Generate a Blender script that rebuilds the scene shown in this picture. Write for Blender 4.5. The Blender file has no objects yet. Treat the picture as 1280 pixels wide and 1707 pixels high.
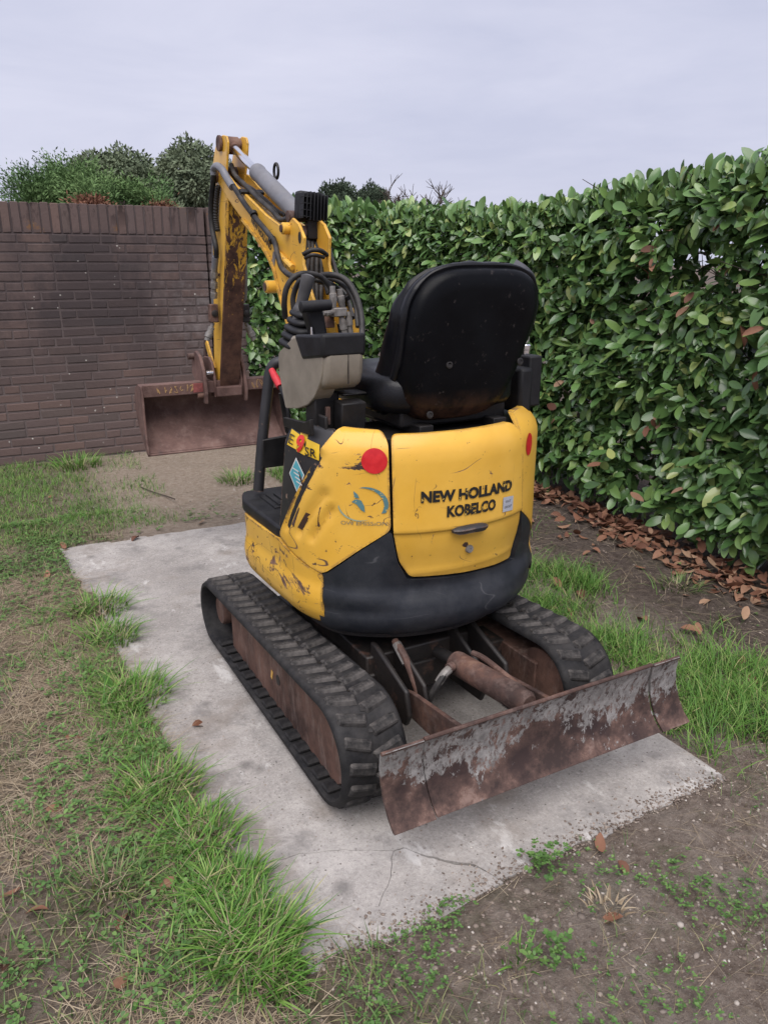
import bpy, bmesh, math, random
import numpy as np
from mathutils import Vector, Matrix, noise as mnoise
random.seed(7); RNG = np.random.default_rng(11)
R = math.radians
scene = bpy.context.scene
C = scene.collection

# ------------------------------------------------------------------ camera, sky, sun, exposure
CAM_H, PITCH, AZ, FPX = 1.4, 17.9, 28.4, 1281.0
cam_d = bpy.data.cameras.new('camera')
cam_d.sensor_fit = 'VERTICAL'; cam_d.sensor_height = 36.0; cam_d.sensor_width = 27.0
cam_d.lens = 36.0*FPX/1707.0
cam_d.clip_start = 0.02; cam_d.clip_end = 2000
cam = bpy.data.objects.new('camera', cam_d); C.objects.link(cam)
cam.location = (0, 0, CAM_H)
cam.rotation_euler = (R(90-PITCH), 0, R(-AZ))
scene.camera = cam

SUN_EL, SUN_AZ = 60.0, 212.0        # compass angle of the sun measured clockwise from +Y
world = bpy.data.worlds.new('World'); scene.world = world; world.use_nodes = True
wn = world.node_tree; wn.nodes.clear()
def wnode(t, **k):
    n = wn.nodes.new(t)
    for a, v in k.items(): setattr(n, a, v)
    return n
w_out = wnode('ShaderNodeOutputWorld'); w_bg = wnode('ShaderNodeBackground')
w_sky = wnode('ShaderNodeTexSky', sky_type='NISHITA', sun_disc=False)
w_sky.sun_elevation = R(SUN_EL); w_sky.sun_rotation = R(SUN_AZ); w_sky.air_density = 1.0; w_sky.dust_density = 3.0
w_tc = wnode('ShaderNodeTexCoord'); w_map = wnode('ShaderNodeMapping'); w_map.inputs['Scale'].default_value = (1.0, 1.0, 4.5)
w_no = wnode('ShaderNodeTexNoise'); w_no.inputs['Scale'].default_value = 2.1; w_no.inputs['Detail'].default_value = 7; w_no.inputs['Roughness'].default_value = 0.55
w_no.inputs['Distortion'].default_value = 0.4
w_rmp = wnode('ShaderNodeValToRGB')
w_rmp.color_ramp.elements[0].position = 0.34; w_rmp.color_ramp.elements[0].color = (5.85, 6.05, 7.65, 1)
w_rmp.color_ramp.elements[1].position = 0.66; w_rmp.color_ramp.elements[1].color = (7.25, 7.3, 8.75, 1)
w_mix = wnode('ShaderNodeMix', data_type='RGBA'); w_mix.inputs[0].default_value = 0.93   # cloud cover over the clear sky
wn.links.new(w_tc.outputs['Generated'], w_map.inputs['Vector']); wn.links.new(w_map.outputs[0], w_no.inputs['Vector'])
wn.links.new(w_no.outputs['Fac'], w_rmp.inputs['Fac'])
wn.links.new(w_sky.outputs[0], w_mix.inputs[6]); wn.links.new(w_rmp.outputs[0], w_mix.inputs[7])
wn.links.new(w_mix.outputs[2], w_bg.inputs['Color']); w_bg.inputs['Strength'].default_value = 0.041
wn.links.new(w_bg.outputs[0], w_out.inputs['Surface'])

sun_d = bpy.data.lights.new('sun', 'SUN'); sun_d.energy = 1.5; sun_d.angle = R(60); sun_d.color = (1.0, 0.955, 0.91)
sun = bpy.data.objects.new('sun', sun_d); C.objects.link(sun)
sd = Vector((math.sin(R(SUN_AZ))*math.cos(R(SUN_EL)), math.cos(R(SUN_AZ))*math.cos(R(SUN_EL)), math.sin(R(SUN_EL))))
sun.rotation_euler = sd.to_track_quat('Z', 'Y').to_euler(); sun.location = (0, 0, 8)

scene.view_settings.view_transform = 'Standard'; scene.view_settings.look = 'None'
scene.view_settings.exposure = 1.36; scene.view_settings.gamma = 1.0; scene.view_settings.use_curve_mapping = False
scene.cycles.max_bounces = 6; scene.cycles.diffuse_bounces = 3; scene.cycles.glossy_bounces = 3
scene.cycles.transmission_bounces = 2; scene.cycles.transparent_max_bounces = 4
scene.cycles.use_denoising = True

# ------------------------------------------------------------------ materials
class NB:
    """small node-tree builder"""
    def __init__(s, name):
        s.m = bpy.data.materials.new(name); s.m.use_nodes = True; s.t = s.m.node_tree; s.t.nodes.clear()
        s.out = s.t.nodes.new('ShaderNodeOutputMaterial'); s.b = s.t.nodes.new('ShaderNodeBsdfPrincipled')
        s.t.links.new(s.b.outputs[0], s.out.inputs[0])
        s.tc = s.t.nodes.new('ShaderNodeTexCoord'); s.geo = s.t.nodes.new('ShaderNodeNewGeometry')
        s.obj = s.tc.outputs['Object']; s.pos = s.geo.outputs['Position']
    def put(s, sock, v):
        if isinstance(v, bpy.types.NodeSocket): s.t.links.new(v, sock)
        elif isinstance(v, (tuple, list)) and len(v) == 3 and sock.type == 'RGBA': sock.default_value = (*v, 1)
        else: sock.default_value = v
    def noise(s, scale, detail=3, rough=.55, vec=None, dist=0, stretch=None):
        n = s.t.nodes.new('ShaderNodeTexNoise'); v = vec or s.obj
        if stretch: v = s.mapping(v, stretch)
        s.t.links.new(v, n.inputs['Vector'])
        n.inputs['Scale'].default_value = scale; n.inputs['Detail'].default_value = detail
        n.inputs['Roughness'].default_value = rough; n.inputs['Distortion'].default_value = dist
        return n.outputs['Fac']
    def cnoise(s, *a, **k): return s.rng(s.noise(*a, **k), .34, .66)
    def scratch(s, v, sc, st, rot, mask, w=.004):
        """thin broken hairlines"""
        n = s.noise(sc, 1.5, .4, s.mapping(v, st, rot)); l = s.rng(s.math('ABSOLUTE', s.math('SUBTRACT', n, .5)), w, w*.3)
        return s.math('MULTIPLY', l, mask)
    def voro(s, scale, vec=None, feat='F1', out='Distance', stretch=None):
        n = s.t.nodes.new('ShaderNodeTexVoronoi'); n.feature = feat; v = vec or s.obj
        if stretch: v = s.mapping(v, stretch)
        s.t.links.new(v, n.inputs['Vector']); n.inputs['Scale'].default_value = scale
        return n.outputs[out]
    def mapping(s, v, sc=(1,1,1), rot=(0,0,0), loc=(0,0,0)):
        n = s.t.nodes.new('ShaderNodeMapping'); s.t.links.new(v, n.inputs['Vector'])
        n.inputs['Scale'].default_value = sc; n.inputs['Rotation'].default_value = rot; n.inputs['Location'].default_value = loc
        return n.outputs[0]
    def ramp(s, f, stops):
        n = s.t.nodes.new('ShaderNodeValToRGB'); s.t.links.new(f, n.inputs[0]); e = n.color_ramp.elements
        while len(e) < len(stops): e.new(0.5)
        for el, (p, c) in zip(e, stops):
            el.position = p; el.color = (c, c, c, 1) if not isinstance(c, (tuple, list)) else (*c, 1)
        return n.outputs[0]
    def mix(s, f, a, b, mode='MIX'):
        n = s.t.nodes.new('ShaderNodeMix'); n.data_type = 'RGBA'; n.blend_type = mode
        s.put(n.inputs[0], f); s.put(n.inputs[6], a); s.put(n.inputs[7], b); return n.outputs[2]
    def math(s, op, a, b=0.0, clamp=False):
        n = s.t.nodes.new('ShaderNodeMath'); n.operation = op; n.use_clamp = clamp
        s.put(n.inputs[0], a); s.put(n.inputs[1], b); return n.outputs[0]
    def sep(s, v):
        n = s.t.nodes.new('ShaderNodeSeparateXYZ'); s.t.links.new(v, n.inputs[0]); return n.outputs
    def rng(s, v, a, b, c=0.0, d=1.0):
        n = s.t.nodes.new('ShaderNodeMapRange'); s.put(n.inputs[0], v)
        for i, q in zip((1, 2, 3, 4), (a, b, c, d)): n.inputs[i].default_value = q
        return n.outputs[0]
    def bump(s, h, strength=.3, dist=.01, normal=None):
        n = s.t.nodes.new('ShaderNodeBump'); s.put(n.inputs['Height'], h)
        n.inputs['Strength'].default_value = strength; n.inputs['Distance'].default_value = dist
        if normal: s.t.links.new(normal, n.inputs['Normal'])
        s.t.links.new(n.outputs[0], s.b.inputs['Normal']); return n.outputs[0]
    def edge(s, radius=.006):
        """mask that is high near sharp edges"""
        n = s.t.nodes.new('ShaderNodeBevel'); n.samples = 4; n.inputs['Radius'].default_value = radius
        d = s.t.nodes.new('ShaderNodeVectorMath'); d.operation = 'DOT_PRODUCT'
        s.t.links.new(n.outputs[0], d.inputs[0]); s.t.links.new(s.geo.outputs['Normal'], d.inputs[1])
        return s.rng(d.outputs['Value'], .98, .80)
    def rand_island(s): return s.geo.outputs['Random Per Island']
    def rand_obj(s):
        n = s.t.nodes.new('ShaderNodeObjectInfo'); return n.outputs['Random']
    def done(s, col, rough=.5, metal=0.0, spec=.5, coat=None):
        s.put(s.b.inputs['Base Color'], col); s.put(s.b.inputs['Roughness'], rough); s.put(s.b.inputs['Metallic'], metal)
        s.put(s.b.inputs['Specular IOR Level'], spec)
        return s.m

MAT = {}
def rust_col(b, sc=9):
    return b.ramp(b.cnoise(sc, 6, .65), [(.1, (.035, .022, .019)), (.5, (.095, .053, .042)), (.72, (.16, .083, .06)), (.9, (.24, .14, .10))])
def make_yellow(name, wear, edge_w, seed):
    b = NB(name); v = b.mapping(b.obj, loc=(seed, seed*.7, seed*.3))
    base = b.mix(b.cnoise(6, 3, .5, v), (.71, .395, .045), (.80, .475, .078))
    base = b.mix(b.math('MULTIPLY', b.noise(22, 5, .7, v), .35), base, (.50, .27, .045))           # grime
    # scratches: thin dark hairlines
    m1 = b.scratch(v, 3.0, (1, 1, 3.2), (.4, .7, .5), b.rng(b.noise(7, 2, .5, v), .57-wear*.1, .62-wear*.1), .0035)
    m2 = b.scratch(v, 4.0, (2.6, 2.6, .7), (.1, .2, .3), b.rng(b.noise(8, 2, .5, b.mapping(v, loc=(3, 1, 4))), .58-wear*.1, .63-wear*.1), .004)
    # chips and rust
    ch = b.rng(b.noise(34, 6, .68, v, .6), .665-.05*wear, .69-.05*wear)
    if edge_w:
        ed = b.math('MULTIPLY', b.edge(.016), b.rng(b.noise(26, 6, .72, v), .43, .53)); ch = b.math('MAXIMUM', ch, b.math('MULTIPLY', ed, edge_w))
    big = b.math('MULTIPLY', b.rng(b.noise(8, 7, .74, b.mapping(v, (1, .5, 1.5)), .5), .60-.03*wear, .625-.03*wear), 1.0 if wear > .5 else 0.0)
    rm = b.math('MAXIMUM', b.math('MAXIMUM', m1, m2), b.math('MAXIMUM', ch, big), True)
    col = b.mix(rm, base, rust_col(b, 24))
    b.bump(b.math('ADD', b.math('MULTIPLY', rm, -.6), b.math('MULTIPLY', b.noise(3.5, 2), .8)), .18, .004)
    return b.done(col, b.mix(rm, (.34,)*3, (.85,)*3), 0, .45)
MAT['yellow'] = make_yellow('yellow_paint', .36, .6, 1.3)
MAT['yellow_side'] = make_yellow('yellow_paint_scuffed', .58, .9, 2.2)
MAT['yellow_worn'] = make_yellow('yellow_paint_chipped', 1.1, 1.0, 4.1)
MAT['yellow_boom'] = make_yellow('yellow_paint_boom', .45, .9, 8.2)

def simple(name, col, rough=.5, metal=0, var=.25, nsc=25, bump=.0, bsc=60, spec=.5, dust=0.0, dustcol=(.22, .2, .185)):
    b = NB(name)
    dark = tuple(c*(1-var) for c in col); lite = tuple(min(1, c*(1+var)) for c in col)
    c = b.mix(b.cnoise(nsc, 5, .6), dark, lite)
    r = b.rng(b.noise(nsc*.7, 4), .3, .7, max(0, rough-.1), min(1, rough+.1))
    if dust:
        d = b.math('MULTIPLY', b.rng(b.noise(13, 6, .72), .36, .64), dust)
        up = b.rng(b.sep(b.geo.outputs['Normal'])[2], -.2, .9, .35, 1.0)
        d = b.math('MULTIPLY', d, up)
        c = b.mix(d, c, dustcol); r = b.mix(d, r, (.9,)*3)
    if bump: b.bump(b.noise(bsc, 4, .6), bump, .004)
    return b.done(c, r, metal, spec)
MAT['plastic_dark'] = None
b = NB('counterweight_paint')
c_ = b.mix(b.cnoise(5, 4), (.011, .013, .018), (.019, .0215, .028))
ms = b.scratch(b.obj, 3.2, (1, 1, 3.0), (.3, .25, .2), b.rng(b.noise(7, 2), .52, .58), .0035)
dst = b.math('MULTIPLY', b.rng(b.noise(9, 6, .7), .45, .8), .35)
c_ = b.mix(dst, c_, (.085, .085, .092)); c_ = b.mix(b.math('MULTIPLY', ms, .22), c_, (.20, .20, .21))
b.bump(b.math('ADD', b.noise(3, 3), b.math('MULTIPLY', b.noise(260, 3), .12)), .25, .006)
MAT['plastic_dark'] = b.done(c_, b.rng(b.noise(13, 5), .3, .7, .36, .56), 0, .4)
MAT['black_paint'] = simple('black_painted_steel', (.008, .008, .009), .45, 0, .3, 20, .05, 40, spec=.3, dust=.35, dustcol=(.06, .05, .045))
MAT['black_chipped'] = None
b = NB('black_paint_chipped')
rm = b.math('MAXIMUM', b.rng(b.noise(18, 6, .7), .63, .66), b.math('MULTIPLY', b.edge(.010), b.rng(b.noise(28, 5, .7), .42, .55)), True)
c_ = b.mix(b.cnoise(8, 4), (.014, .014, .017), (.028, .027, .030)); c_ = b.mix(rm, c_, b.mix(b.cnoise(40, 3), (.13, .055, .032), (.30, .22, .17)))
MAT['black_chipped'] = b.done(c_, .5)
MAT['rubber'] = simple('track_rubber', (.010, .010, .0115), .7, 0, .3, 30, .35, 70, spec=.25, dust=.32, dustcol=(.10, .092, .088))
MAT['lug'] = simple('track_lug_rubber', (.012, .012, .0135), .75, 0, .35, 26, .4, 60, spec=.25, dust=.72, dustcol=(.15, .135, .125))
MAT['hose'] = simple('hose_rubber', (.008, .008, .009), .5, 0, .3, 40, .08, 120, spec=.3, dust=.3)
MAT['vinyl'] = simple('seat_vinyl', (.004, .0042, .006), .36, 0, .3, 12, .12, 220, spec=.28, dust=.10, dustcol=(.05, .05, .055))
b = NB('seat_back_shell')
c_ = b.mix(b.cnoise(6, 4), (.0018, .002, .003), (.0035, .004, .0055))
z_ = b.sep(b.obj)[2]
c_ = b.mix(b.math('MULTIPLY', b.rng(z_, 1.07, .97), b.rng(b.noise(14, 5, .7), .35, .6)), c_, (.075, .038, .024))     # rust brown foot of the shell
c_ = b.mix(b.math('MULTIPLY', b.rng(b.noise(34, 6, .75), .61, .66), .6), c_, (.05, .042, .04))
MAT['shell'] = b.done(c_, b.rng(b.noise(12, 5), .3, .7, .28, .45), 0, .13)
MAT['beige'] = simple('console_beige_plastic', (.235, .205, .165), .5, 0, .14, 14, .05, 90, dust=.3, dustcol=(.13, .115, .09))
MAT['plastic_black'] = simple('black_plastic', (.009, .009, .011), .5, 0, .25, 25, .08, 160, spec=.3, dust=.25, dustcol=(.06, .06, .06))
MAT['steel'] = simple('worn_steel_fitting', (.22, .21, .20), .55, .35, .35, 40, .1, 80, dust=.5, dustcol=(.14, .10, .075))
MAT['grip'] = simple('grey_grip_rubber', (.05, .05, .055), .6, 0, .2, 30, .05, 90, dust=.3)
MAT['old_red'] = simple('faded_red_paint', (.22, .06, .055), .7, 0, .4, 40)
MAT['chrome'] = simple('chrome_rod', (.82, .83, .86), .16, 1.0, .06, 20)
MAT['grey_cyl'] = simple('grey_cylinder_paint', (.15, .153, .172), .38, 0, .15, 14, .04, 60, dust=.25)
b = NB('red_reflector'); MAT['red'] = b.done(b.mix(b.cnoise(60, 2), (.50, .012, .018), (.58, .02, .025)), .35)
MAT['red_grip'] = simple('red_grip', (.50, .025, .035), .45, 0, .2, 30)
b = NB('rusty_steel')
c_ = b.mix(.35, rust_col(b, 7), (.06, .038, .034)); c_ = b.mix(b.math('MULTIPLY', b.rng(b.noise(26, 5, .7), .5, .75), .6), c_, (.21, .15, .13))
c_ = b.mix(b.math('MULTIPLY', b.rng(b.noise(5, 3), .55, .7), .6), c_, (.03, .02, .02))
b.bump(b.noise(55, 6, .7), .4, .004); MAT['rust'] = b.done(c_, b.rng(b.noise(20, 4), .3, .7, .6, .85), 0, .3)
b = NB('track_frame_rust')
c_ = b.mix(b.cnoise(6, 6, .7), (.04, .022, .018), (.15, .082, .062))
c_ = b.mix(b.math('MULTIPLY', b.rng(b.noise(24, 6, .7, stretch=(1, 1, .3)), .5, .78), .7), c_, (.24, .18, .155))
b.bump(b.noise(50, 6, .7), .35, .004); MAT['frame_rust'] = b.done(c_, .75, 0, .3)
b = NB('dark_greasy_steel')
c_ = b.mix(b.cnoise(9, 6, .7), (.005, .0045, .005), (.022, .017, .015))
c_ = b.mix(b.math('MULTIPLY', b.rng(b.noise(16, 6, .7), .58, .72), .8), c_, (.10, .05, .035))
b.bump(b.noise(30, 5), .3, .004); MAT['greasy'] = b.done(c_, .55)
# dozer blade: grey-white paint left on the upper half, rust below
b = NB('blade_peeling_paint')
xyz = b.sep(b.obj); z_ = xyz[2]
ru = b.ramp(b.cnoise(12, 7, .72), [(.1, (.04, .026, .024)), (.48, (.088, .054, .046)), (.68, (.135, .082, .067)), (.88, (.21, .14, .118))])
ru = b.mix(b.math('MULTIPLY', b.rng(b.noise(7, 3, .5, b.mapping(b.obj, loc=(2, 5, 1))), .55, .66), .85), ru, (.035, .022, .022))
pn = b.math('ADD', b.noise(30, 8, .75, dist=.35, stretch=(1, 1, .6)), b.rng(z_, .13, .29, -.16, .15))
pn = b.math('ADD', pn, b.rng(b.noise(6, 3), .35, .65, -.10, .09))
pn = b.math('ADD', pn, b.rng(xyz[0], -.50, -.33, -.10, 0))
pm = b.rng(pn, .522, .538)
pm = b.math('MULTIPLY', pm, b.rng(b.noise(75, 6, .8, stretch=(1, 1, .5)), .42, .47, .12, 1))
paint = b.mix(b.cnoise(30, 5, .7), (.15, .14, .136), (.33, .315, .305))
c_ = b.mix(pm, ru, paint); b.bump(b.math('ADD', b.math('MULTIPLY', pm, .6), b.math('MULTIPLY', b.noise(60, 5, .7), .5)), .45, .004)
MAT['blade'] = b.done(c_, .75, 0, .3)
# arm back plate: yellow showing in streaks through rust, bare rust toward the foot
b = NB('arm_rust_yellow')
z_ = b.sep(b.obj)[2]
pn = b.math('ADD', b.noise(30, 7, .72, dist=1.4, stretch=(1, 1, .5)), b.rng(z_, .95, 1.5, -.24, .02))
pm = b.rng(pn, .49, .52)
ru = b.mix(b.cnoise(14, 6, .7), (.035, .018, .016), (.13, .065, .045))
c_ = b.mix(pm, ru, b.mix(b.cnoise(40, 4), (.46, .24, .03), (.62, .36, .05)))
b.bump(b.math('ADD', pm, b.noise(60, 4)), .3, .003); MAT['arm_back'] = b.done(c_, .7, 0, .3)
b = NB('bucket_rust')
c_ = b.mix(b.cnoise(6, 6, .7), (.085, .048, .042), (.19, .115, .098))
c_ = b.mix(b.math('MULTIPLY', b.rng(b.noise(18, 6, .72), .52, .76), .6), c_, (.27, .19, .165))
c_ = b.mix(b.math('MULTIPLY', b.rng(b.noise(9, 3), .62, .72), .7), c_, (.05, .035, .035))
b.bump(b.noise(45, 6, .7), .35, .004); MAT['bucket'] = b.done(c_, .78, 0, .3)
def flat(name, col, rough=.5, wear=0.0, wearcol=(.7, .42, .04), wsc=40):
    b = NB(name); c = b.mix(b.cnoise(30, 3), tuple(x*.85 for x in col), col)
    if wear: c = b.mix(b.rng(b.noise(wsc, 5, .7), .62-wear*.1, .66-wear*.1), c, wearcol)
    return b.done(c, rough)
MAT['ink'] = flat('black_lettering', (.012, .012, .012), .45, .15, (.70, .47, .10), 45)
MAT['ink_plain'] = flat('black_print', (.012, .012, .012), .45)
MAT['ink_grey'] = flat('worn_grey_print', (.20, .18, .13), .5, .1, (.66, .42, .06), 60)
MAT['teal'] = flat('teal_print', (.09, .20, .22), .5, .35, (.55, .40, .08), 40)
MAT['teal_pale'] = flat('pale_teal_print', (.30, .36, .25), .5, .6, (.66, .42, .06), 30)
MAT['badge'] = flat('badge_yellow', (.78, .50, .03), .35)
MAT['badge_red'] = flat('badge_red', (.62, .03, .02), .35)
MAT['white_print'] = flat('white_print', (.72, .72, .70), .4)
MAT['blue_sticker'] = flat('blue_sticker', (.10, .40, .48), .35)
MAT['pale_sticker'] = flat('pale_grey_sticker', (.42, .44, .50), .4)
MAT['ghost'] = flat('faded_print_patch', (.80, .62, .20), .4)
MAT['chalk'] = flat('yellow_weld_marks', (.42, .26, .11), .7)

# ------------------------------------------------------------------ mesh helpers
def at(px, py, ax, val):
    """point on the plane (axis ax = val, in metres) that lies along a sight line, used to read sizes off the photograph"""
    p, a = R(PITCH), R(AZ)
    fw = np.array([math.sin(a)*math.cos(p), math.cos(a)*math.cos(p), -math.sin(p)])
    rt = np.array([math.cos(a), -math.sin(a), 0.0]); up = np.cross(rt, fw)
    d = rt*(px-640)/FPX - up*(py-853.5)/FPX + fw
    t = (val-(0, 0, CAM_H)[ax])/d[ax]
    return np.array([0, 0, CAM_H])+t*d
def V(*a): return np.array(a, float)
def unit(v): v = np.asarray(v, float); return v/(np.linalg.norm(v)+1e-12)
def spline(pts, n=6):
    P = [np.asarray(p, float) for p in pts]
    if len(P) < 3: return P
    P = [2*P[0]-P[1]]+P+[2*P[-1]-P[-2]]; o = []
    for i in range(1, len(P)-2):
        a, b_, c, d = P[i-1:i+3]
        for k in range(n):
            t = k/n
            o.append(.5*((2*b_)+(c-a)*t+(2*a-5*b_+4*c-d)*t*t+(3*b_-a-3*c+d)*t**3))
    o.append(P[-2]); return o
def top_of(p):
    while p.parent: p = p.parent
    return p
def link_mesh(name, me, mat, parent=None, loc=None):
    o = bpy.data.objects.new(name, me); C.objects.link(o)
    if mat is not None and not me.materials: me.materials.append(MAT[mat] if isinstance(mat, str) else mat)
    if parent is not None: o.parent = parent
    if loc is not None: o.location = loc
    return o
class MB:
    def __init__(s): s.v = []; s.f = []
    def add(s, vs, fs):
        k = len(s.v); s.v += [tuple(float(q) for q in v) for v in vs]; s.f += [tuple(i+k for i in f) for f in fs]; return s
    def box(s, c, d, rot=None):
        x, y, z = d[0]/2, d[1]/2, d[2]/2
        vs = [V(i, j, k) for i in (-x, x) for j in (-y, y) for k in (-z, z)]
        if rot is not None: vs = [np.array(rot @ Vector(v)) for v in vs]
        return s.add([v+np.asarray(c, float) for v in vs], [(0,1,3,2),(4,6,7,5),(0,4,5,1),(2,3,7,6),(0,2,6,4),(1,5,7,3)])
    def prism(s, poly, vec):
        """flat polygon of 3d points pushed along vec"""
        n = len(poly); vec = np.asarray(vec, float); A = [np.asarray(p, float) for p in poly]
        nr = sum((np.cross(A[i], A[(i+1) % n]) for i in range(n)), V(0, 0, 0))
        if np.dot(nr, vec) > 0: A = A[::-1]
        return s.add(A+[p+vec for p in A], [tuple(range(n)), tuple(range(2*n-1, n-1, -1))]+[((i+1) % n, i, n+i, n+(i+1) % n) for i in range(n)])
    def yz(s, poly, x0, x1): return s.prism([V(x0, y, z) for y, z in poly], V(x1-x0, 0, 0))
    def xy(s, poly, z0, z1): return s.prism([V(x, y, z0) for x, y in poly], V(0, 0, z1-z0))
    def xz(s, poly, y0, y1): return s.prism([V(x, y0, z) for x, z in poly], V(0, y1-y0, 0))
    def loft(s, rings, closed=True, caps=True, loop=False):
        n = len(rings[0]); k = len(s.v); fs = []
        m = len(rings); rr = m if loop else m-1
        for r in range(rr):
            q = (r+1) % m
            for i in range(n if closed else n-1):
                j = (i+1) % n; fs.append((r*n+i, r*n+j, q*n+j, q*n+i))
        if caps and not loop: fs += [tuple(range(n-1, -1, -1)), tuple((m-1)*n+i for i in range(n))]
        return s.add([p for r in rings for p in r], fs)
    def tube(s, pts, r, n=10, caps=True, loop=False):
        P = [np.asarray(p, float) for p in pts]; m = len(P); rings = []
        rr = r if isinstance(r, (list, tuple, np.ndarray)) else [r]*m
        t0 = unit(P[1]-P[0]); u = unit(np.cross(t0, V(0, 0, 1) if abs(t0[2]) < .9 else V(1, 0, 0)))
        for i in range(m):
            if loop: t = unit(P[(i+1) % m]-P[i-1])
            else: t = unit(P[min(i+1, m-1)]-P[max(i-1, 0)])
            u = unit(u-t*np.dot(u, t)); w = np.cross(t, u)
            rings.append([P[i]+rr[i]*(u*math.cos(a)+w*math.sin(a)) for a in np.arange(n)*2*math.pi/n])
        return s.loft(rings, True, caps, loop)
    def cyl(s, a, b_, r, n=16): return s.tube([a, b_], r, n)
    def lathe(s, o, ax, prof, n=20):
        """prof: (radius, distance along axis)"""
        o = np.asarray(o, float); ax = unit(ax); u = unit(np.cross(ax, V(0, 0, 1) if abs(ax[2]) < .9 else V(1, 0, 0))); w = np.cross(ax, u)
        return s.loft([[o+ax*h+r*(u*math.cos(a)+w*math.sin(a)) for a in np.arange(n)*2*math.pi/n] for r, h in prof])
    def build(s, name, mat, parent=None, smooth=35, bevel=0, seg=2, bang=35):
        off = V(*top_of(parent).location) if parent else V(0, 0, 0)
        me = bpy.data.meshes.new(name); me.from_pydata([tuple(V(*v)-off) for v in s.v], [], s.f); me.validate(); me.update()
        bm = bmesh.new(); bm.from_mesh(me); bmesh.ops.recalc_face_normals(bm, faces=bm.faces); bm.to_mesh(me); bm.free()
        o = link_mesh(name, me, mat, parent)
        if smooth: me.shade_smooth(); me.set_sharp_from_angle(angle=R(smooth))
        if bevel:
            md = o.modifiers.new('soft_edges', 'BEVEL'); md.width = bevel; md.segments = seg; md.limit_method = 'ANGLE'; md.angle_limit = R(bang)
            md.harden_normals = False; me.shade_smooth(); me.set_sharp_from_angle(angle=R(50))
        return o
def empty(name, loc, label, cat, group=None):
    o = bpy.data.objects.new(name, None); C.objects.link(o); o.location = loc; o.empty_display_size = .1
    o['label'] = label; o['category'] = cat
    if group: o['group'] = group
    return o
def tag(o, label=None, cat=None, group=None, kind=None):
    for k, v in (('label', label), ('category', cat), ('group', group), ('kind', kind)):
        if v: o[k] = v
    return o
def np_mesh(name, verts, faces_flat, loop_tot, mat, parent=None, smooth=True):
    """big mesh from numpy arrays; loop_tot = vertices per face"""
    me = bpy.data.meshes.new(name); nv = len(verts); nl = len(faces_flat); nf = len(loop_tot)
    me.vertices.add(nv); me.vertices.foreach_set('co', np.asarray(verts, np.float32).ravel())
    me.loops.add(nl); me.loops.foreach_set('vertex_index', np.asarray(faces_flat, np.int32))
    me.polygons.add(nf); st = np.r_[0, np.cumsum(loop_tot)[:-1]]
    me.polygons.foreach_set('loop_start', st.astype(np.int32))
    me.update(calc_edges=True)
    if smooth: me.shade_smooth()
    return link_mesh(name, me, mat, parent)
def fbm(x, y, sc, oc=3, z=0.0): return mnoise.fractal(Vector((x*sc, y*sc, z)), 1.0, 2.0, oc)

# ------------------------------------------------------------------ ground
SL = dict(x0=.30, x1=1.745, y0=1.168, y1=4.05)
def ground_z(x, y):
    d = math.hypot(x, y)
    z = .012*fbm(x, y, 1.1)+.008*fbm(x, y, 5.0, 3, 4.2)
    if y < 1.3: z += .006*fbm(x, y, 14.0, 3, 9.0)
    if y < 1.15 and x > 1.5: z += .022*fbm(x, y, 3.0, 3, 9.0)
    if 4.1 < y < 5.9: z += .012*fbm(x, y, 2.2, 3, 2.0)+(.015*math.sin((y-4.4)*22)*math.exp(-((y-4.55)/.12)**2))
    e = min(x-np.interp(y, [1.17, 4.07], [.44, .30]), SL['x1']-x, y-np.interp(x, [.4, .5, .62, .8, .95, 1.05], [1.15, 1.13, 1.12, 1.13, 1.15, SL['y0']]), SL['y1']-y)   # metres inside the slab outline
    if e > -.25: z = z*max(.25, min(1, -e*4))+.0005+.004*fbm(x, y, 16, 3, 5.5)*max(0, 1+min(0, e)*6)
    if e > .035: z = -.04
    return z if d < 25 else 0.0
def build_ground():
    xs = np.unique(np.r_[np.linspace(-3, 4.4, 300), np.linspace(-20, -3, 24), np.linspace(4.4, 22, 26), -600, -200, -80, -40, 40, 80, 200, 600])
    ys = np.unique(np.r_[np.linspace(-.3, 6.6, 280), np.linspace(-10, -.3, 12), np.linspace(6.6, 24, 24), -300, -60, -25, 40, 80, 200, 600, 1200])
    vs = [(x, y, ground_z(x, y)) for y in ys for x in xs]; nx, ny = len(xs), len(ys)
    i = np.arange(nx-1)[None, :]+np.arange(ny-1)[:, None]*nx
    f = np.stack([i, i+1, i+1+nx, i+nx], -1).reshape(-1)
    return np_mesh('ground', np.array(vs), f, np.full((nx-1)*(ny-1), 4), 'ground')
b = NB('soil_ground'); px = b.sep(b.pos); X_, Y_ = px[0], px[1]
n1 = b.noise(3.2, 6, .65, b.pos); n2 = b.cnoise(30, 7, .75, b.pos); n3 = b.noise(170, 5, .75, b.pos)
soil = b.mix(n2, (.135, .10, .08), (.335, .272, .225))
soil = b.mix(b.math('MULTIPLY', b.rng(n1, .45, .65), .6), soil, b.mix(n2, (.24, .20, .17), (.44, .385, .335)))
soil = b.mix(b.rng(n3, .57, .66), soil, (.42, .38, .335))                       # fine grit
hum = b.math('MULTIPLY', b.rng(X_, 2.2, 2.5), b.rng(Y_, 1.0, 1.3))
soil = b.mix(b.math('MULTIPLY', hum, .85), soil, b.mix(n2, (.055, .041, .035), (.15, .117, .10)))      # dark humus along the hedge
wob = b.math('MULTIPLY', b.math('SUBTRACT', n1, .5), .9)
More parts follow.
